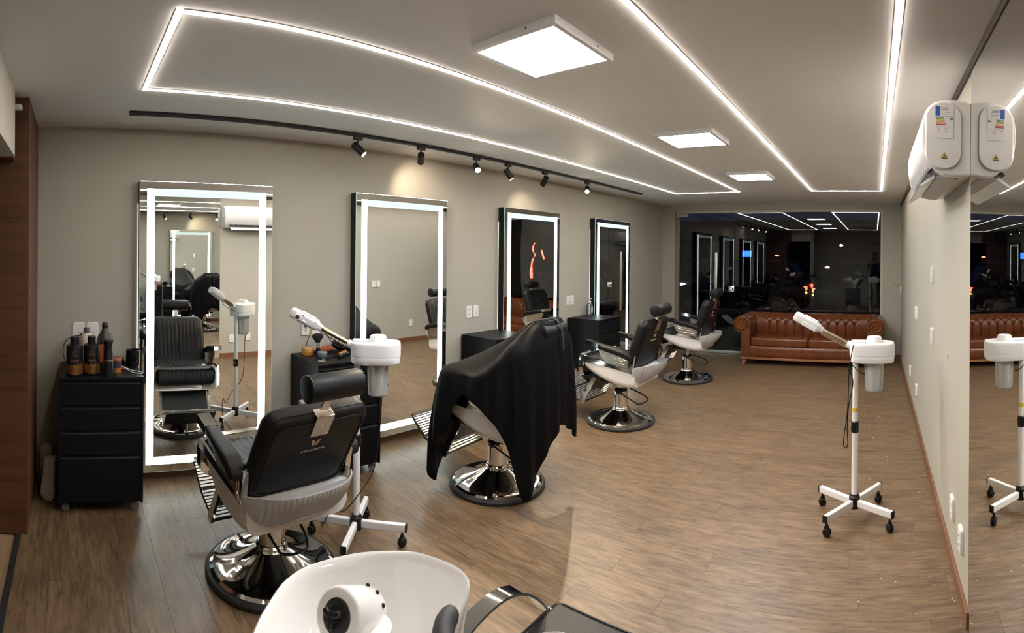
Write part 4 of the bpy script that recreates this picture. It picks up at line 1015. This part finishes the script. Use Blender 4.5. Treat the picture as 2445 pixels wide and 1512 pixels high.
# ================================================================== CHESTERFIELD SOFA  (front = -Y)
def sofa():
    R = empty('tufted_sofa', (-.965, 7.735, 0)); tag(R, 'tan leather button-tufted sofa with rolled arms under the shop window', 'sofa')
    HW, YF_, YR = .87, -.325, .33
    for s_ in (-1, 1):
        A = MB(); 
        pr = [(HW - .005, .12), (HW - .005, .50), (HW + .01, .60)]
        cx, cz, r_ = HW + .125, .605, .130
        poly = [(HW, .115)] + [(cx + r_ * math.cos(a), cz + r_ * math.sin(a)) for a in [math.radians(q) for q in range(200, -91, -15)]] + [(HW + .145, cz - r_), (HW + .145, .115)]
        poly = [(s_ * a, b) for a, b in poly]
        rings = [[(p[0], y_, p[1]) for p in poly] for y_ in (YF_, YR - .02)]
        arm = MB().loft(rings).build('arm', M_TAN, R, 40)
        # front facing with scroll
        sp = []
        for k in range(36):
            a = math.radians(215 - 12.5 * k); rr = .118 - .0019 * k
            sp.append((s_ * (cx + rr * math.cos(a)), YF_ - .008, cz + rr * math.sin(a)))
        MB().tube(sp, .014, 8).build('scroll', M_TAN, arm)
        MB().prism([(s_ * (cx + .085 * math.cos(a)), cz + .085 * math.sin(a)) for a in [2 * PI * k / 24 for k in range(24)]], 'Y', YF_ - .010, YF_ + .01).build('scroll_face', M_TAN, arm)
        MB().b2(s_ * (HW + .008), s_ * (HW + .120), YF_ - .012, YF_ + .01, .12, .54, .008).build('arm_front', M_TAN, arm)
        for k in range(7): MB().box((s_ * (cx - .03 + .0), YF_ + .10 + .075 * k, cz + r_ - .003), (.06, .012, .008), .003).build('pleat', M_TANB, arm)
    # back: roll + body
    bk = MB(); cyb, czb, rb = .235, .625, .112
    poly = [(.16, .12), (.16, .50), (.135, .60)] + [(cyb + rb * math.cos(a), czb + rb * math.sin(a)) for a in [math.radians(q) for q in range(170, -31, -12)]] + [(.33, .50), (.33, .12)]
    back = MB().loft([[(x_, p[0], p[1]) for p in poly] for x_ in (-HW - .09, HW + .09)]).build('back', M_TAN, R, 40)
    NB_ = 12; xs = [-.80 + 1.60 * (k + .5) / NB_ for k in range(NB_)]; xl = [-.80 + 1.60 * (k + 1) / NB_ for k in range(NB_ - 1)]
    ZT_, ZL_ = .665, .585
    NU, NV = 240, 36; G = []
    for i in range(NU):
        x_ = -HW + .005 + (2 * HW - .01) * i / (NU - 1)
        for j in range(NV):
            z_ = .36 + .36 * j / (NV - 1)
            t = (z_ - .36) / .36
            y_ = .105 - .035 * math.sin(min(1, t / .75) * PI * .8) + (.10 * max(0, (t - .75) / .25) ** 2)
            dep = 0
            for bx_ in xs: dep += .040 * math.exp(-(((x_ - bx_) / .016) ** 2 + ((z_ - ZT_) / .014) ** 2))
            for bx_ in xl:
                dep += .038 * math.exp(-(((x_ - bx_) / .016) ** 2 + ((z_ - ZL_) / .014) ** 2))
                if z_ < ZL_: dep += .022 * math.exp(-((x_ - bx_) / .008) ** 2) * min(1, (z_ - .36) / .06)
                if ZL_ <= z_ <= ZT_:
                    q = (z_ - ZL_) / (ZT_ - ZL_) * (.80 / NB_)
                    for s_ in (-1, 1): dep += .014 * math.exp(-((x_ - bx_ - s_ * q) / .009) ** 2)
            if z_ > ZT_:
                for bx_ in xs: dep += .014 * math.exp(-((x_ - bx_) / .009) ** 2) * max(0, 1 - (z_ - ZT_) / .05)
            G.append((x_, y_ + dep, z_))
    MB().raw(G, [(i * NV + j, (i + 1) * NV + j, (i + 1) * NV + j + 1, i * NV + j + 1) for i in range(NU - 1) for j in range(NV - 1)]).build('tufted_panel', M_TAN, back, 80)
    bm_ = MB().ball((0, 0, 0), (.013, .008, .013), n=12).mesh('button', M_TANB)
    for bx_ in xs: link('button', bm_, back, (bx_, .105, ZT_))
    for bx_ in xl: link('button', bm_, back, (bx_, .100, ZL_))
    for s_ in (-1, 1):
        c_ = MB().box((s_ * (HW / 2), -.10, .345), (HW - .006, .45, .135), .035, None, 4)
        c_.build('seat_cushion', M_TAN, R, 60)
    ap = MB(); NU, NV = 150, 14; G = []; xb = [-.80 + 1.6 * (k + .5) / 10 for k in range(10)]
    for i in range(NU):
        x_ = -HW + 2 * HW * i / (NU - 1)
        for j in range(NV):
            t = j / (NV - 1); z_ = .118 + .165 * t
            y_ = YF_ + .012 - .022 * math.sin(PI * t) ** .5
            for b_ in xb: y_ += .018 * math.exp(-(((x_ - b_) / .014) ** 2 + ((z_ - .215) / .014) ** 2)) + .008 * math.exp(-((x_ - b_) / .008) ** 2) * (z_ < .215)
            G.append((x_, y_, z_))
    AP = ap.raw(G, [(i * NV + j, (i + 1) * NV + j, (i + 1) * NV + j + 1, i * NV + j + 1) for i in range(NU - 1) for j in range(NV - 1)]).build('apron', M_TAN, R, 80)
    for b_ in xb: link('button', bm_, AP, (b_, YF_ + .006, .215))
    MB().b2(-HW, HW, YF_ + .012, YR - .03, .118, .28).build('seat_deck', M_TAN, R)
    MB().b2(-HW - .14, HW + .14, YF_ - .008, YR - .01, .085, .118, .006).build('base_rail', M_SOFAW, R)
    for sx in (-1, 1):
        for yy, sy in ((YF_ + .04, -1), (YR - .06, 1)):
            MB().loft([[(sx * (HW + .085 + dx) + a * q, yy + sy * dy + b * q, z_) for a, b in ((-1, -1), (1, -1), (1, 1), (-1, 1))] for z_, q, dx, dy in ((0, .016, .028, .02), (.085, .032, 0, 0))]).build('leg', M_SOFAW, R)
    return R
sofa()

# ================================================================== WASH UNIT (basin + reclining seat), right under the camera
def wash_unit():
    R = empty('shampoo_basin', (-.64, .48, 0)); tag(R, 'white ceramic shampoo basin with a black valve knob, lower foreground', 'basin')
    O = Vector((-.64, .48, 0))
    key = [(-.63, .585), (-.662, .612), (-.69, .662), (-.728, .722), (-.768, .743), (-.822, .738), (-.895, .703), (-.953, .612), (-.969, .50), (-.946, .425), (-.888, .358), (-.835, .312), (-.76, .262), (-.63, .242), (-.50, .262), (-.42, .32), (-.365, .42), (-.35, .52), (-.375, .63), (-.435, .715), (-.495, .743), (-.535, .722), (-.57, .662), (-.598, .612)]
    rim = spline([(a - O.x, b - O.y, 0) for a, b in key], 6, True); n = len(rim)
    c = Vector((-.02, -.03, 0))
    zr = [.955 - .020 * math.exp(-((p.x - .01) / .05) ** 2) * (p.y > .05) for p in rim]
    def ring(k, dz, cc=c, blend=0.):
        out = []
        for p, z in zip(rim, zr):
            q = cc + (p - cc) * k
            if blend: 
                dirv = (p - cc); q = q.lerp(cc + dirv.normalized() * .27 * k, blend)
            out.append((q.x, q.y, z + dz))
        return out
    rg = [ring(.30, -.42, c, .9), ring(.40, -.36, c, .8), ring(.62, -.24, c, .5), ring(.86, -.13, c, .25), ring(.985, -.04), ring(1.012, -.015), ring(1.008, -.004), ring(.990, 0), ring(.972, -.004), ring(.955, -.022), ring(.915, -.07), ring(.83, -.125, c, .2), ring(.66, -.165, c, .4), ring(.42, -.19, c, .7), ring(.16, -.20, c, .9)]
    MB().loft(rg).build('bowl', M_CERAM, R, 60)
    MB().lathe([(.22, 0), (.225, .01), (.15, .06), (.12, .30), (.12, .50), (.09, .56)], 36, Matrix.Translation((c.x, c.y, 0))).build('pedestal', M_SHELL, R)
    # valve body, axis along Y, its dial facing the hairdresser's side
    vx, vy, vz = -.762 - O.x, .447 - O.y, .988
    ax = Vector((-.33, .80, -.42)).normalized(); a0 = Vector((vx, vy, vz)) - ax * .015
    Q = ax.to_track_quat('Z', 'Y').to_matrix().to_4x4(); Q.translation = a0
    V = MB().lathe([(0, .0), (.040, .0), (.0445, .003), (.046, .010), (.0455, .06), (.043, .10), (.036, .115), (.02, .118), (0, .118)], 36, Q).build('valve_body', M_CERAM, R, 45)
    MB().lathe([(0, -.002), (.027, -.002), (.0285, .0005), (.0285, .002)], 32, Q).build('dial', mat('charcoal_dial', (.022, .022, .024), .5), V)
    kb = MB(); kb.lathe([(0, -.022), (.009, -.022), (.010, -.002)], 16, Q)
    for k in range(3):
        T = Q @ Matrix.Rotation(2 * PI * k / 3 + .4, 4, 'Z'); kb.box((.0095, 0, -.014), (.018, .010, .018), .003, T)
    kb.build('knob', M_BLKS, V)
    rt = Vector((.49, .87, 0)); rt = (rt - ax * rt.dot(ax)).normalized(); r2 = ax.cross(rt)
    for k in range(6):
        a = math.radians(-75 + 30 * k); p = a0 + ax * .088 + (rt * math.cos(a) + r2 * math.sin(a)) * .0445
        MB().ball(p, .0042, n=10).build('jet', M_BLKS, V)
    MB().loft([[(vx + .02 + w * math.cos(t), vy + .05 + w * math.sin(t), z) for t in [2 * PI * k / 20 for k in range(20)]] for z, w in ((.77, .07), (.84, .05), (.90, .040), (.965, .036))]).build('valve_stand', M_CERAM, R, 50)
    MB().tube(spline([(-.70 - O.x, .652 - O.y, .950), (-.676 - O.x, .606 - O.y, .946), (-.63 - O.x, .580 - O.y, .940), (-.588 - O.x, .606 - O.y, .946), (-.562 - O.x, .652 - O.y, .950)], 6), [.008, .015, .018, .019, .020, .020] + [.020] * 13 + [.020, .020, .019, .018, .015, .008], 12).build('neck_rest', M_RUB, R)
    # seat: a thing of its own standing in front of the basin
    S = empty('wash_chair', (-.64, 1.0, 0)); tag(S, 'black padded wash chair with curved chrome arms, at the bottom edge', 'chair')
    o2 = Vector((-.64, 1.0, 0)); L_ = lambda x, y, z: Vector((x, y, z)) - o2
    MB().box(L_(-.635, 1.02, .575), (.46, .40, .075), .022, None, 4).build('seat_pad', M_BLK, S, 60)
    MB().tube([tuple(L_(-.635 + p[0], 1.02 + p[1], .606)) for p in rrect(.452, .392, .03, 5)], .004, 6, True).build('piping', M_BLKS, S)
    MB().box((0, 0, 0), (.44, .07, .14), .022, Matrix.Translation(L_(-.635, .825, .60)) @ Matrix.Rotation(math.radians(18), 4, 'X'), 4).build('backrest', M_BLK, S, 60)
    MB().box((0, 0, 0), (.44, .06, .36), .02, Matrix.Translation(L_(-.635, 1.255, .38)) @ Matrix.Rotation(math.radians(-12) * -1, 4, 'X'), 4).build('leg_rest', M_BLK, S, 60)
    for s_ in (-1, 1):
        x_ = -.635 + s_ * .252
        pa = spline([L_(x_, .77, .56), L_(x_, .795, .645), L_(x_, .86, .705), L_(x_, .96, .728), L_(x_, 1.05, .712), L_(x_, 1.125, .66), L_(x_, 1.185, .59)], 7)
        rings = []
        for i, p in enumerate(pa):
            t = (pa[min(i + 1, len(pa) - 1)] - pa[max(i - 1, 0)]).normalized(); nn = Vector((1, 0, 0)).cross(t).normalized() * .0035
            rings.append([tuple(p + Vector((sx * .023, 0, 0)) + nn * sn) for sx, sn in ((-1, -1), (1, -1), (1, 1), (-1, 1))])
        ar = MB().loft(rings).build('arm', M_CHROME, S, 50)
        MB().cyl(L_(x_ - s_ * .02, 1.18, .60), L_(x_ - s_ * .045, 1.18, .595), .010).build('arm_bolt', M_STEEL, ar)
    fr_ = MB()
    for s_ in (-1, 1):
        x_ = -.635 + s_ * .20
        fr_.b2(*[v for v in (L_(x_ - .012, 0, 0).x, L_(x_ + .012, 0, 0).x)], L_(0, .86, 0).y, L_(0, 1.18, 0).y, .0, .03, .004)
        for yy in (.87, 1.17): fr_.b2(L_(x_ - .012, 0, 0).x, L_(x_ + .012, 0, 0).x, L_(0, yy - .012, 0).y, L_(0, yy + .012, 0).y, .03, .545, .004)
    fr_.b2(-.2, .2, L_(0, .9, 0).y, L_(0, 1.15, 0).y, .50, .54, .004)
    fr_.build('frame', M_BLKS, S)
wash_unit()
# ================================================================== OUTSIDE: NIGHT STREET
M_ASPH = mat('asphalt', (.035, .035, .037), .8, noise=(4, .3)); M_PAVE = mat('pavement', (.09, .088, .08), .8, noise=(3, .25))
struct(MB().b2(-30, 30, YF + .24, 11.5, -.16, -.03).build('ground_pavement', M_PAVE), 'pavement outside the shop window'); struct(MB().b2(-60, 60, 11.5, 70, -.3, -.15).build('ground_road', M_ASPH), 'dark road outside')
def car(x, y, rz, paint, label, head=0., tail=0., L=4.2, H=1.6):
    R = empty('parked_car', (x, y, -.15), rz); tag(R, label, 'car', 'cars on the street at night')
    h = L / 2                                     # front = +X
    body = [(-h, .62, .45, .75), (-h + .05, .80, .30, .98), (-h + .5, .87, .24, 1.02), (-.6, .88, .22, .98), (.5, .88, .22, .97), (h - 1.0, .87, .22, .95), (h - .4, .84, .25, .84), (h - .08, .76, .30, .68), (h, .58, .40, .58)]
    rg = [[(x_, -w, zb + .1), (x_, -w * .96, zb), (x_, w * .96, zb), (x_, w, zb + .1), (x_, w * .99, zt - .12), (x_, w * .90, zt), (x_, -w * .90, zt), (x_, -w * .99, zt - .12)] for x_, w, zb, zt in body]
    MB().loft(rg).build('body', mat(paint[0], paint[1], .25, coat=.5), R, 30)
    cab = [(-h + .12, .70, .98, .02), (-h + .55, .68, 1.0, H * .97 - 1.), (-.5, .68, .98, H - .98), (.25, .68, .97, H * .98 - .97), (h - 1.05, .66, .95, .02)]
    MB().loft([[(x_, -w - .12, zb - .03), (x_, w + .12, zb - .03), (x_, w, zb + q), (x_, -w, zb + q)] for x_, w, zb, q in cab]).build('greenhouse', mat('car_glass', (.01, .012, .015), .06), R, 30)
    MB().loft([[(x_, -w, z), (x_, w, z), (x_, w - .05, z + .035), (x_, -w + .05, z + .035)] for x_, w, z in ((-h + .5, .69, H * .955), (-.5, .70, H - .01), (.30, .69, H * .975))]).build('roof', mat(paint[0], paint[1], .25), R, 40)
    for x_ in (-h + .85, h - .85):
        for s_ in (-1, 1):
            w_ = MB().lathe([(.2, -.1), (.30, -.1), (.325, -.07), (.325, .07), (.30, .1), (.2, .1)], 28, Matrix.Translation((x_, s_ * .80, .325)) @ Matrix.Rotation(PI / 2, 4, 'X')).build('wheel', M_RUB, R)
            MB().lathe([(.0, s_ * -.104), (.19, s_ * -.100), (.2, s_ * -.09)], 20, Matrix.Translation((x_, s_ * .80, .325)) @ Matrix.Rotation(PI / 2, 4, 'X')).build('hub_cap', mat('dull_hub', (.06, .06, .06), .5), w_)
    for s_ in (-1, 1):
        MB().box((h - .14, s_ * .62, .66), (.22, .26, .13), .03).build('headlight', emat('headlight_on_%.1f' % head, (.85, .93, 1.), head) if head else mat('lamp_off', (.4, .42, .45), .15), R)
        MB().box((-h + .10, s_ * .68, .86), (.20, .20, .12), .03).build('tail_light', emat('taillight_on_%.1f' % tail, (1., .05, .03), tail) if tail else mat('tail_off', (.12, .01, .01), .2), R)
        MB().box((-h + .09, s_ * .69, .73), (.18, .16, .04), .015).build('turn_signal', emat('amber_on_%.1f' % tail, (1., .35, .04), tail * .8) if tail else mat('amber_off', (.2, .08, .01), .2), R)
        MB().box((.62, s_ * .98, 1.0), (.12, .14, .10), .03).build('wing_mirror', mat(paint[0], paint[1], .25), R)
    return R
WP = ('dimmed_white_car_paint', (.10, .10, .103)); BP = ('black_car_paint', (.012, .012, .014)); SP_ = ('silver_car_paint', (.08, .085, .09))  # white paint darkened to carry the dimness of the street
car(.55, 14.6, 0, WP, 'white car side-on outside, its red tail lamp glowing', 0, 5., 4.5, 1.62)
car(-4.15, 15.4, PI, BP, 'black car outside behind the glass, amber and red lamps lit', 2.5, 3.2, 4.4, 1.66)
car(-7.2, 20.5, -PI / 2 + .25, SP_, 'car farther up the street with white headlights facing the shop', 6., 0)
car(6.4, 19.5, 0, SP_, 'pale car parked beyond the red neon', 0, 1.5)
# red neon figure (seen in the third mirror)
r = empty('neon_sculpture', (5.75, 16.2, -.15)); tag(r, 'tall looping red neon figure on a post across the pavement', 'neon sign')
nm = emat('red_neon', (1., .04, .03), 7.)
MB().cyl((0, .05, 0), (0, .05, 2.3), .10, .07, 14).build('post', mat('dark_trunk', (.03, .022, .016), .9), r)
MB().tube(spline([(-.02, 0, 2.25), (.10, 0, 2.0), (-.03, 0, 1.75), (.12, 0, 1.5), (.16, 0, 1.2), (.12, 0, .95)], 8), .028, 8).build('neon_tube', nm, r)
MB().tube(spline([(-.35, 0, 1.95), (-.42, 0, 1.75), (-.48, 0, 1.6)], 6), .03, 8).build('neon_tube', nm, r); MB().tube(spline([(.16, 0, 1.25), (.18, 0, 1.0), (.14, 0, .82)], 6), .05, 8).build('neon_tube', nm, r)
def street_lamp(x, y, h, col, s, label, rad=.12):
    r = empty('street_lamp', (x, y, -.15)); tag(r, label, 'street lamp', 'lamps on the far side of the street')
    MB().cyl((0, 0, 0), (0, 0, h), .06, .04, 12).build('pole', M_BLKS, r); MB().tube([(0, 0, h), (0, -.15, h + .12), (0, -.4, h + .15)], .03, 8).build('arm', M_BLKS, r)
    MB().lathe([(.02, .06), (rad, .0), (rad * .9, -.04), (0, -.06)], 16, Matrix.Translation((0, -.45, h + .12))).build('lamp_head', emat('street_%s' % label[:5], col, s), r)
street_lamp(-2.2, 34, 2.45, (.75, .9, 1.), 6., 'cold white street lamp high above the white car')
street_lamp(-3.3, 36, .95, (1., .75, .2), 10., 'yellow street light beside the white car tail lamp', .17)
street_lamp(-6.9, 36, 1.75, (1., .08, .05), 4., 'red signal light above the black car', .16)
street_lamp(.35, 36, .75, (1., .42, .08), 4., 'amber light at the right edge of the shop window', .15)
street_lamp(-13.6, 36, .45, (1., .38, .05), 5., 'amber light at the left edge of the shop window', .22)
r = empty('tv_stand_in', (-4.4, 17.2, -.15)); tag(r, 'bright blue screen set outside, standing in for a TV reflected in the glass', 'sign')  # screen and post added outside in place of a reflected TV
MB().cyl((0, .04, 0), (0, .04, 1.75), .04, n=12).build('post', M_BLKS, r); MB().b2(-.18, .18, 0, .05, 1.74, 2.0, .005).build('housing', M_BLKS, r)
MB().b2(-.165, .165, -.004, 0, 1.76, 1.98).build('screen', emat('blue_screen', (.02, .12, 1.), 1.3), r)
MB().tube([(.035 * math.cos(a), -.006, 1.87 + .04 * math.sin(a)) for a in [2 * PI * k / 18 for k in range(18)]], .006, 6, True).build('ring_symbol', emat('magenta_ring', (.5, .05, .35), .8), r)
bl = empty('street_building', (0, 46, -.15)); tag(bl, 'dark low building across the street', 'building')
MB().b2(-40, 40, 0, 4, 0, 5.2).build('facade', mat('night_facade', (.05, .05, .06), .9, noise=(.5, .3)), bl)
for k in range(12): MB().b2(-36 + 6 * k, -33.4 + 6 * k, -.06, .02, .2, 2.8).build('shutter', mat('shutter_grey', (.07, .07, .08), .6), bl)
MB().b2(-40, 40, -.5, 0, 3.2, 3.45).build('canopy', mat('canopy_dark', (.03, .03, .035), .8), bl)
# planting strip along the foot of the glass
for k in range(7):
    x_ = -2.9 + .5 * k + .1 * hash01(k)
    r = empty('window_plant', (x_, YF + .55 + .12 * hash01(k + 9), -.03)); tag(r, 'low leafy plant outside the glass, number %s from the door side' % ['first', 'second', 'third', 'fourth', 'fifth', 'sixth', 'seventh'][k], 'plant', 'low plants outside the glass')
    b = MB()
    for q in range(46):
        a = 2 * PI * hash01(q * 3.1 + k); el = .25 + 1.1 * hash01(q * 1.7 + k * 5); ln = .18 + .22 * hash01(q * 2.3 + k)
        d = Vector((math.cos(a) * math.cos(el), math.sin(a) * math.cos(el) * .8, math.sin(el))); sd = d.cross(Vector((0, 0, 1))).normalized() * .018
        p = [Vector((0, 0, .02)), d * ln * .55 + sd + Vector((0, 0, .05)), d * ln, d * ln * .55 - sd + Vector((0, 0, .05))]
        b.raw([tuple(v) for v in p], [(0, 1, 2, 3)])
    b.build('leaves', mat('night_leaf', (.05, .075, .03), .5, noise=(9, .4)), r)

cr = MB()
for k in range(60):
    t = hash01(k * 7.3); u = hash01(k * 3.9 + 1); w_ = .002 + .004 * hash01(k * 5.1)
    cx_, cy_ = XR - .03 - .5 * u ** 2.2, 1.9 + 3.4 * t
    cr.box((cx_, cy_, .0016), (w_ * 1.6, w_, .003), 0, Matrix.Translation((cx_, cy_, 0)) @ Matrix.Rotation(k, 4, 'Z') @ Matrix.Translation((-cx_, -cy_, 0)))
tag(cr.build('plaster_crumbs', M_WHITEP), 'tiny white plaster crumbs on the floor along the right wall', 'crumbs', kind='stuff')

# ================================================================== THE PHOTOGRAPHER (seen only as a reflection in the glass)
def person():
    R = empty('person', (.02, -.50, 0)); tag(R, 'person in a black T-shirt and cap holding up a phone, reflected in the glass', 'person')
    V = [(0, 0, .95), (0, .01, 1.10), (0, .0, 1.28), (0, -.01, 1.42), (0, .0, 1.50), (0, .02, 1.58), (0, .03, 1.66), (0, .03, 1.75),
         (-.17, 0, 1.40), (-.24, .10, 1.20), (-.12, .34, 1.36), (-.085, .40, 1.46),
         (.17, 0, 1.40), (.24, .10, 1.20), (.12, .34, 1.36), (.085, .40, 1.46),
         (-.10, 0, .88), (-.11, .02, .50), (-.12, -.01, .09), (-.12, .16, .035), (.10, 0, .88), (.11, .02, .50), (.12, -.01, .09), (.12, .16, .035)]
    E_ = [(0, 1), (1, 2), (2, 3), (3, 4), (4, 5), (5, 6), (6, 7), (3, 8), (8, 9), (9, 10), (10, 11), (3, 12), (12, 13), (13, 14), (14, 15), (0, 16), (16, 17), (17, 18), (18, 19), (0, 20), (20, 21), (21, 22), (22, 23)]
    rad = [(.16, .12), (.155, .11), (.17, .12), (.15, .10), (.06, .06), (.065, .07), (.083, .10), (.06, .075), (.07, .065), (.047, .047), (.034, .034), (.03, .022), (.07, .065), (.047, .047), (.034, .034), (.03, .022), (.10, .105), (.062, .062), (.045, .05), (.045, .03), (.10, .105), (.062, .062), (.045, .05), (.045, .03)]
    def skin(V, E_, rad, root=0, sub=2):
        me = bpy.data.meshes.new('tmp'); me.from_pydata(V, E_, []); o = bpy.data.objects.new('tmp', me); C.objects.link(o)
        m = o.modifiers.new('s', 'SKIN'); o.modifiers.new('d', 'SUBSURF').levels = sub
        for i, sv in enumerate(me.skin_vertices[0].data): sv.radius = rad[i] if isinstance(rad[i], tuple) else (rad[i], rad[i]); sv.use_root = (i == root)
        dg = bpy.context.evaluated_depsgraph_get(); out = bpy.data.meshes.new_from_object(o.evaluated_get(dg)); bpy.data.objects.remove(o); return out
    me = skin(V, E_, rad)
    sk = mat('skin', (.42, .24, .16), .5); sh = mat('black_shirt', (.012, .012, .013), .85); tr_ = mat('dark_trousers', (.02, .022, .03), .85); so_ = mat('dark_shoes', (.015, .015, .015), .5)
    for m in (sk, sh, tr_, so_): me.materials.append(m)
    for p in me.polygons:
        c = p.center; p.use_smooth = True
        arm = abs(c.x) > .20 and c.z < 1.25 and c.z > 1.05 or c.y > .13 and c.z > .9
        p.material_index = 3 if c.z < .10 else 2 if c.z < .98 else 0 if (c.z > 1.47 or arm) else 1
    bo = link('body', me, R)
    MB().lathe([(.097, 0), (.100, .03), (.092, .07), (.06, .10), (0, .108)], 24, Matrix.Translation((0, .03, 1.70)) @ Matrix.Diagonal((.92, 1.12, 1, 1))).build('cap', M_BLKS, R, 60)
    MB().prism([(-.075, .10), (-.06, .18), (0, .20), (.06, .18), (.075, .10)], 'Z', 1.705, 1.715).build('cap_brim', M_BLKS, R)
    MB().ball((0, .135, 1.62), (.014, .024, .022)).build('nose', sk, R); MB().ball((0, .118, 1.575), (.026, .010, .008)).build('mouth', mat('lips', (.32, .10, .08), .5), R)
    for s_ in (-1, 1):
        MB().ball((s_ * .034, .117, 1.655), (.013, .008, .008)).build('eye', mat('eye_dark', (.02, .015, .012), .2), R); MB().ball((s_ * .088, .03, 1.63), (.012, .022, .034)).build('ear', sk, R)
        for f in range(4):
            z = 1.475 + .022 * f; x = s_ * .088
            MB().tube(spline([(x, .40, z - .01), (x * .98, .428, z), (x * .78, .436, z + .002), (x * .62, .430, z + .002)], 3), [.0095] * 5 + [.009] * 4 + [.007], 8).build('finger', sk, R)
        MB().tube(spline([(s_ * .08, .40, 1.455), (s_ * .06, .412, 1.49), (s_ * .05, .415, 1.52)], 3), .010, 8).build('thumb', sk, R)
    P = empty('phone', (.02, -.075, 1.56)); tag(P, 'dark phone held upright by the person in the reflection', 'phone')
    MB().box((0, 0, 0), (.150, .008, .075), .006).build('phone_case', M_BLKS, P); MB().b2(-.066, .066, -.0055, -.0042, -.033, .033).build('phone_screen', emat('phone_screen', (.6, .55, .5), .5), P)
person()
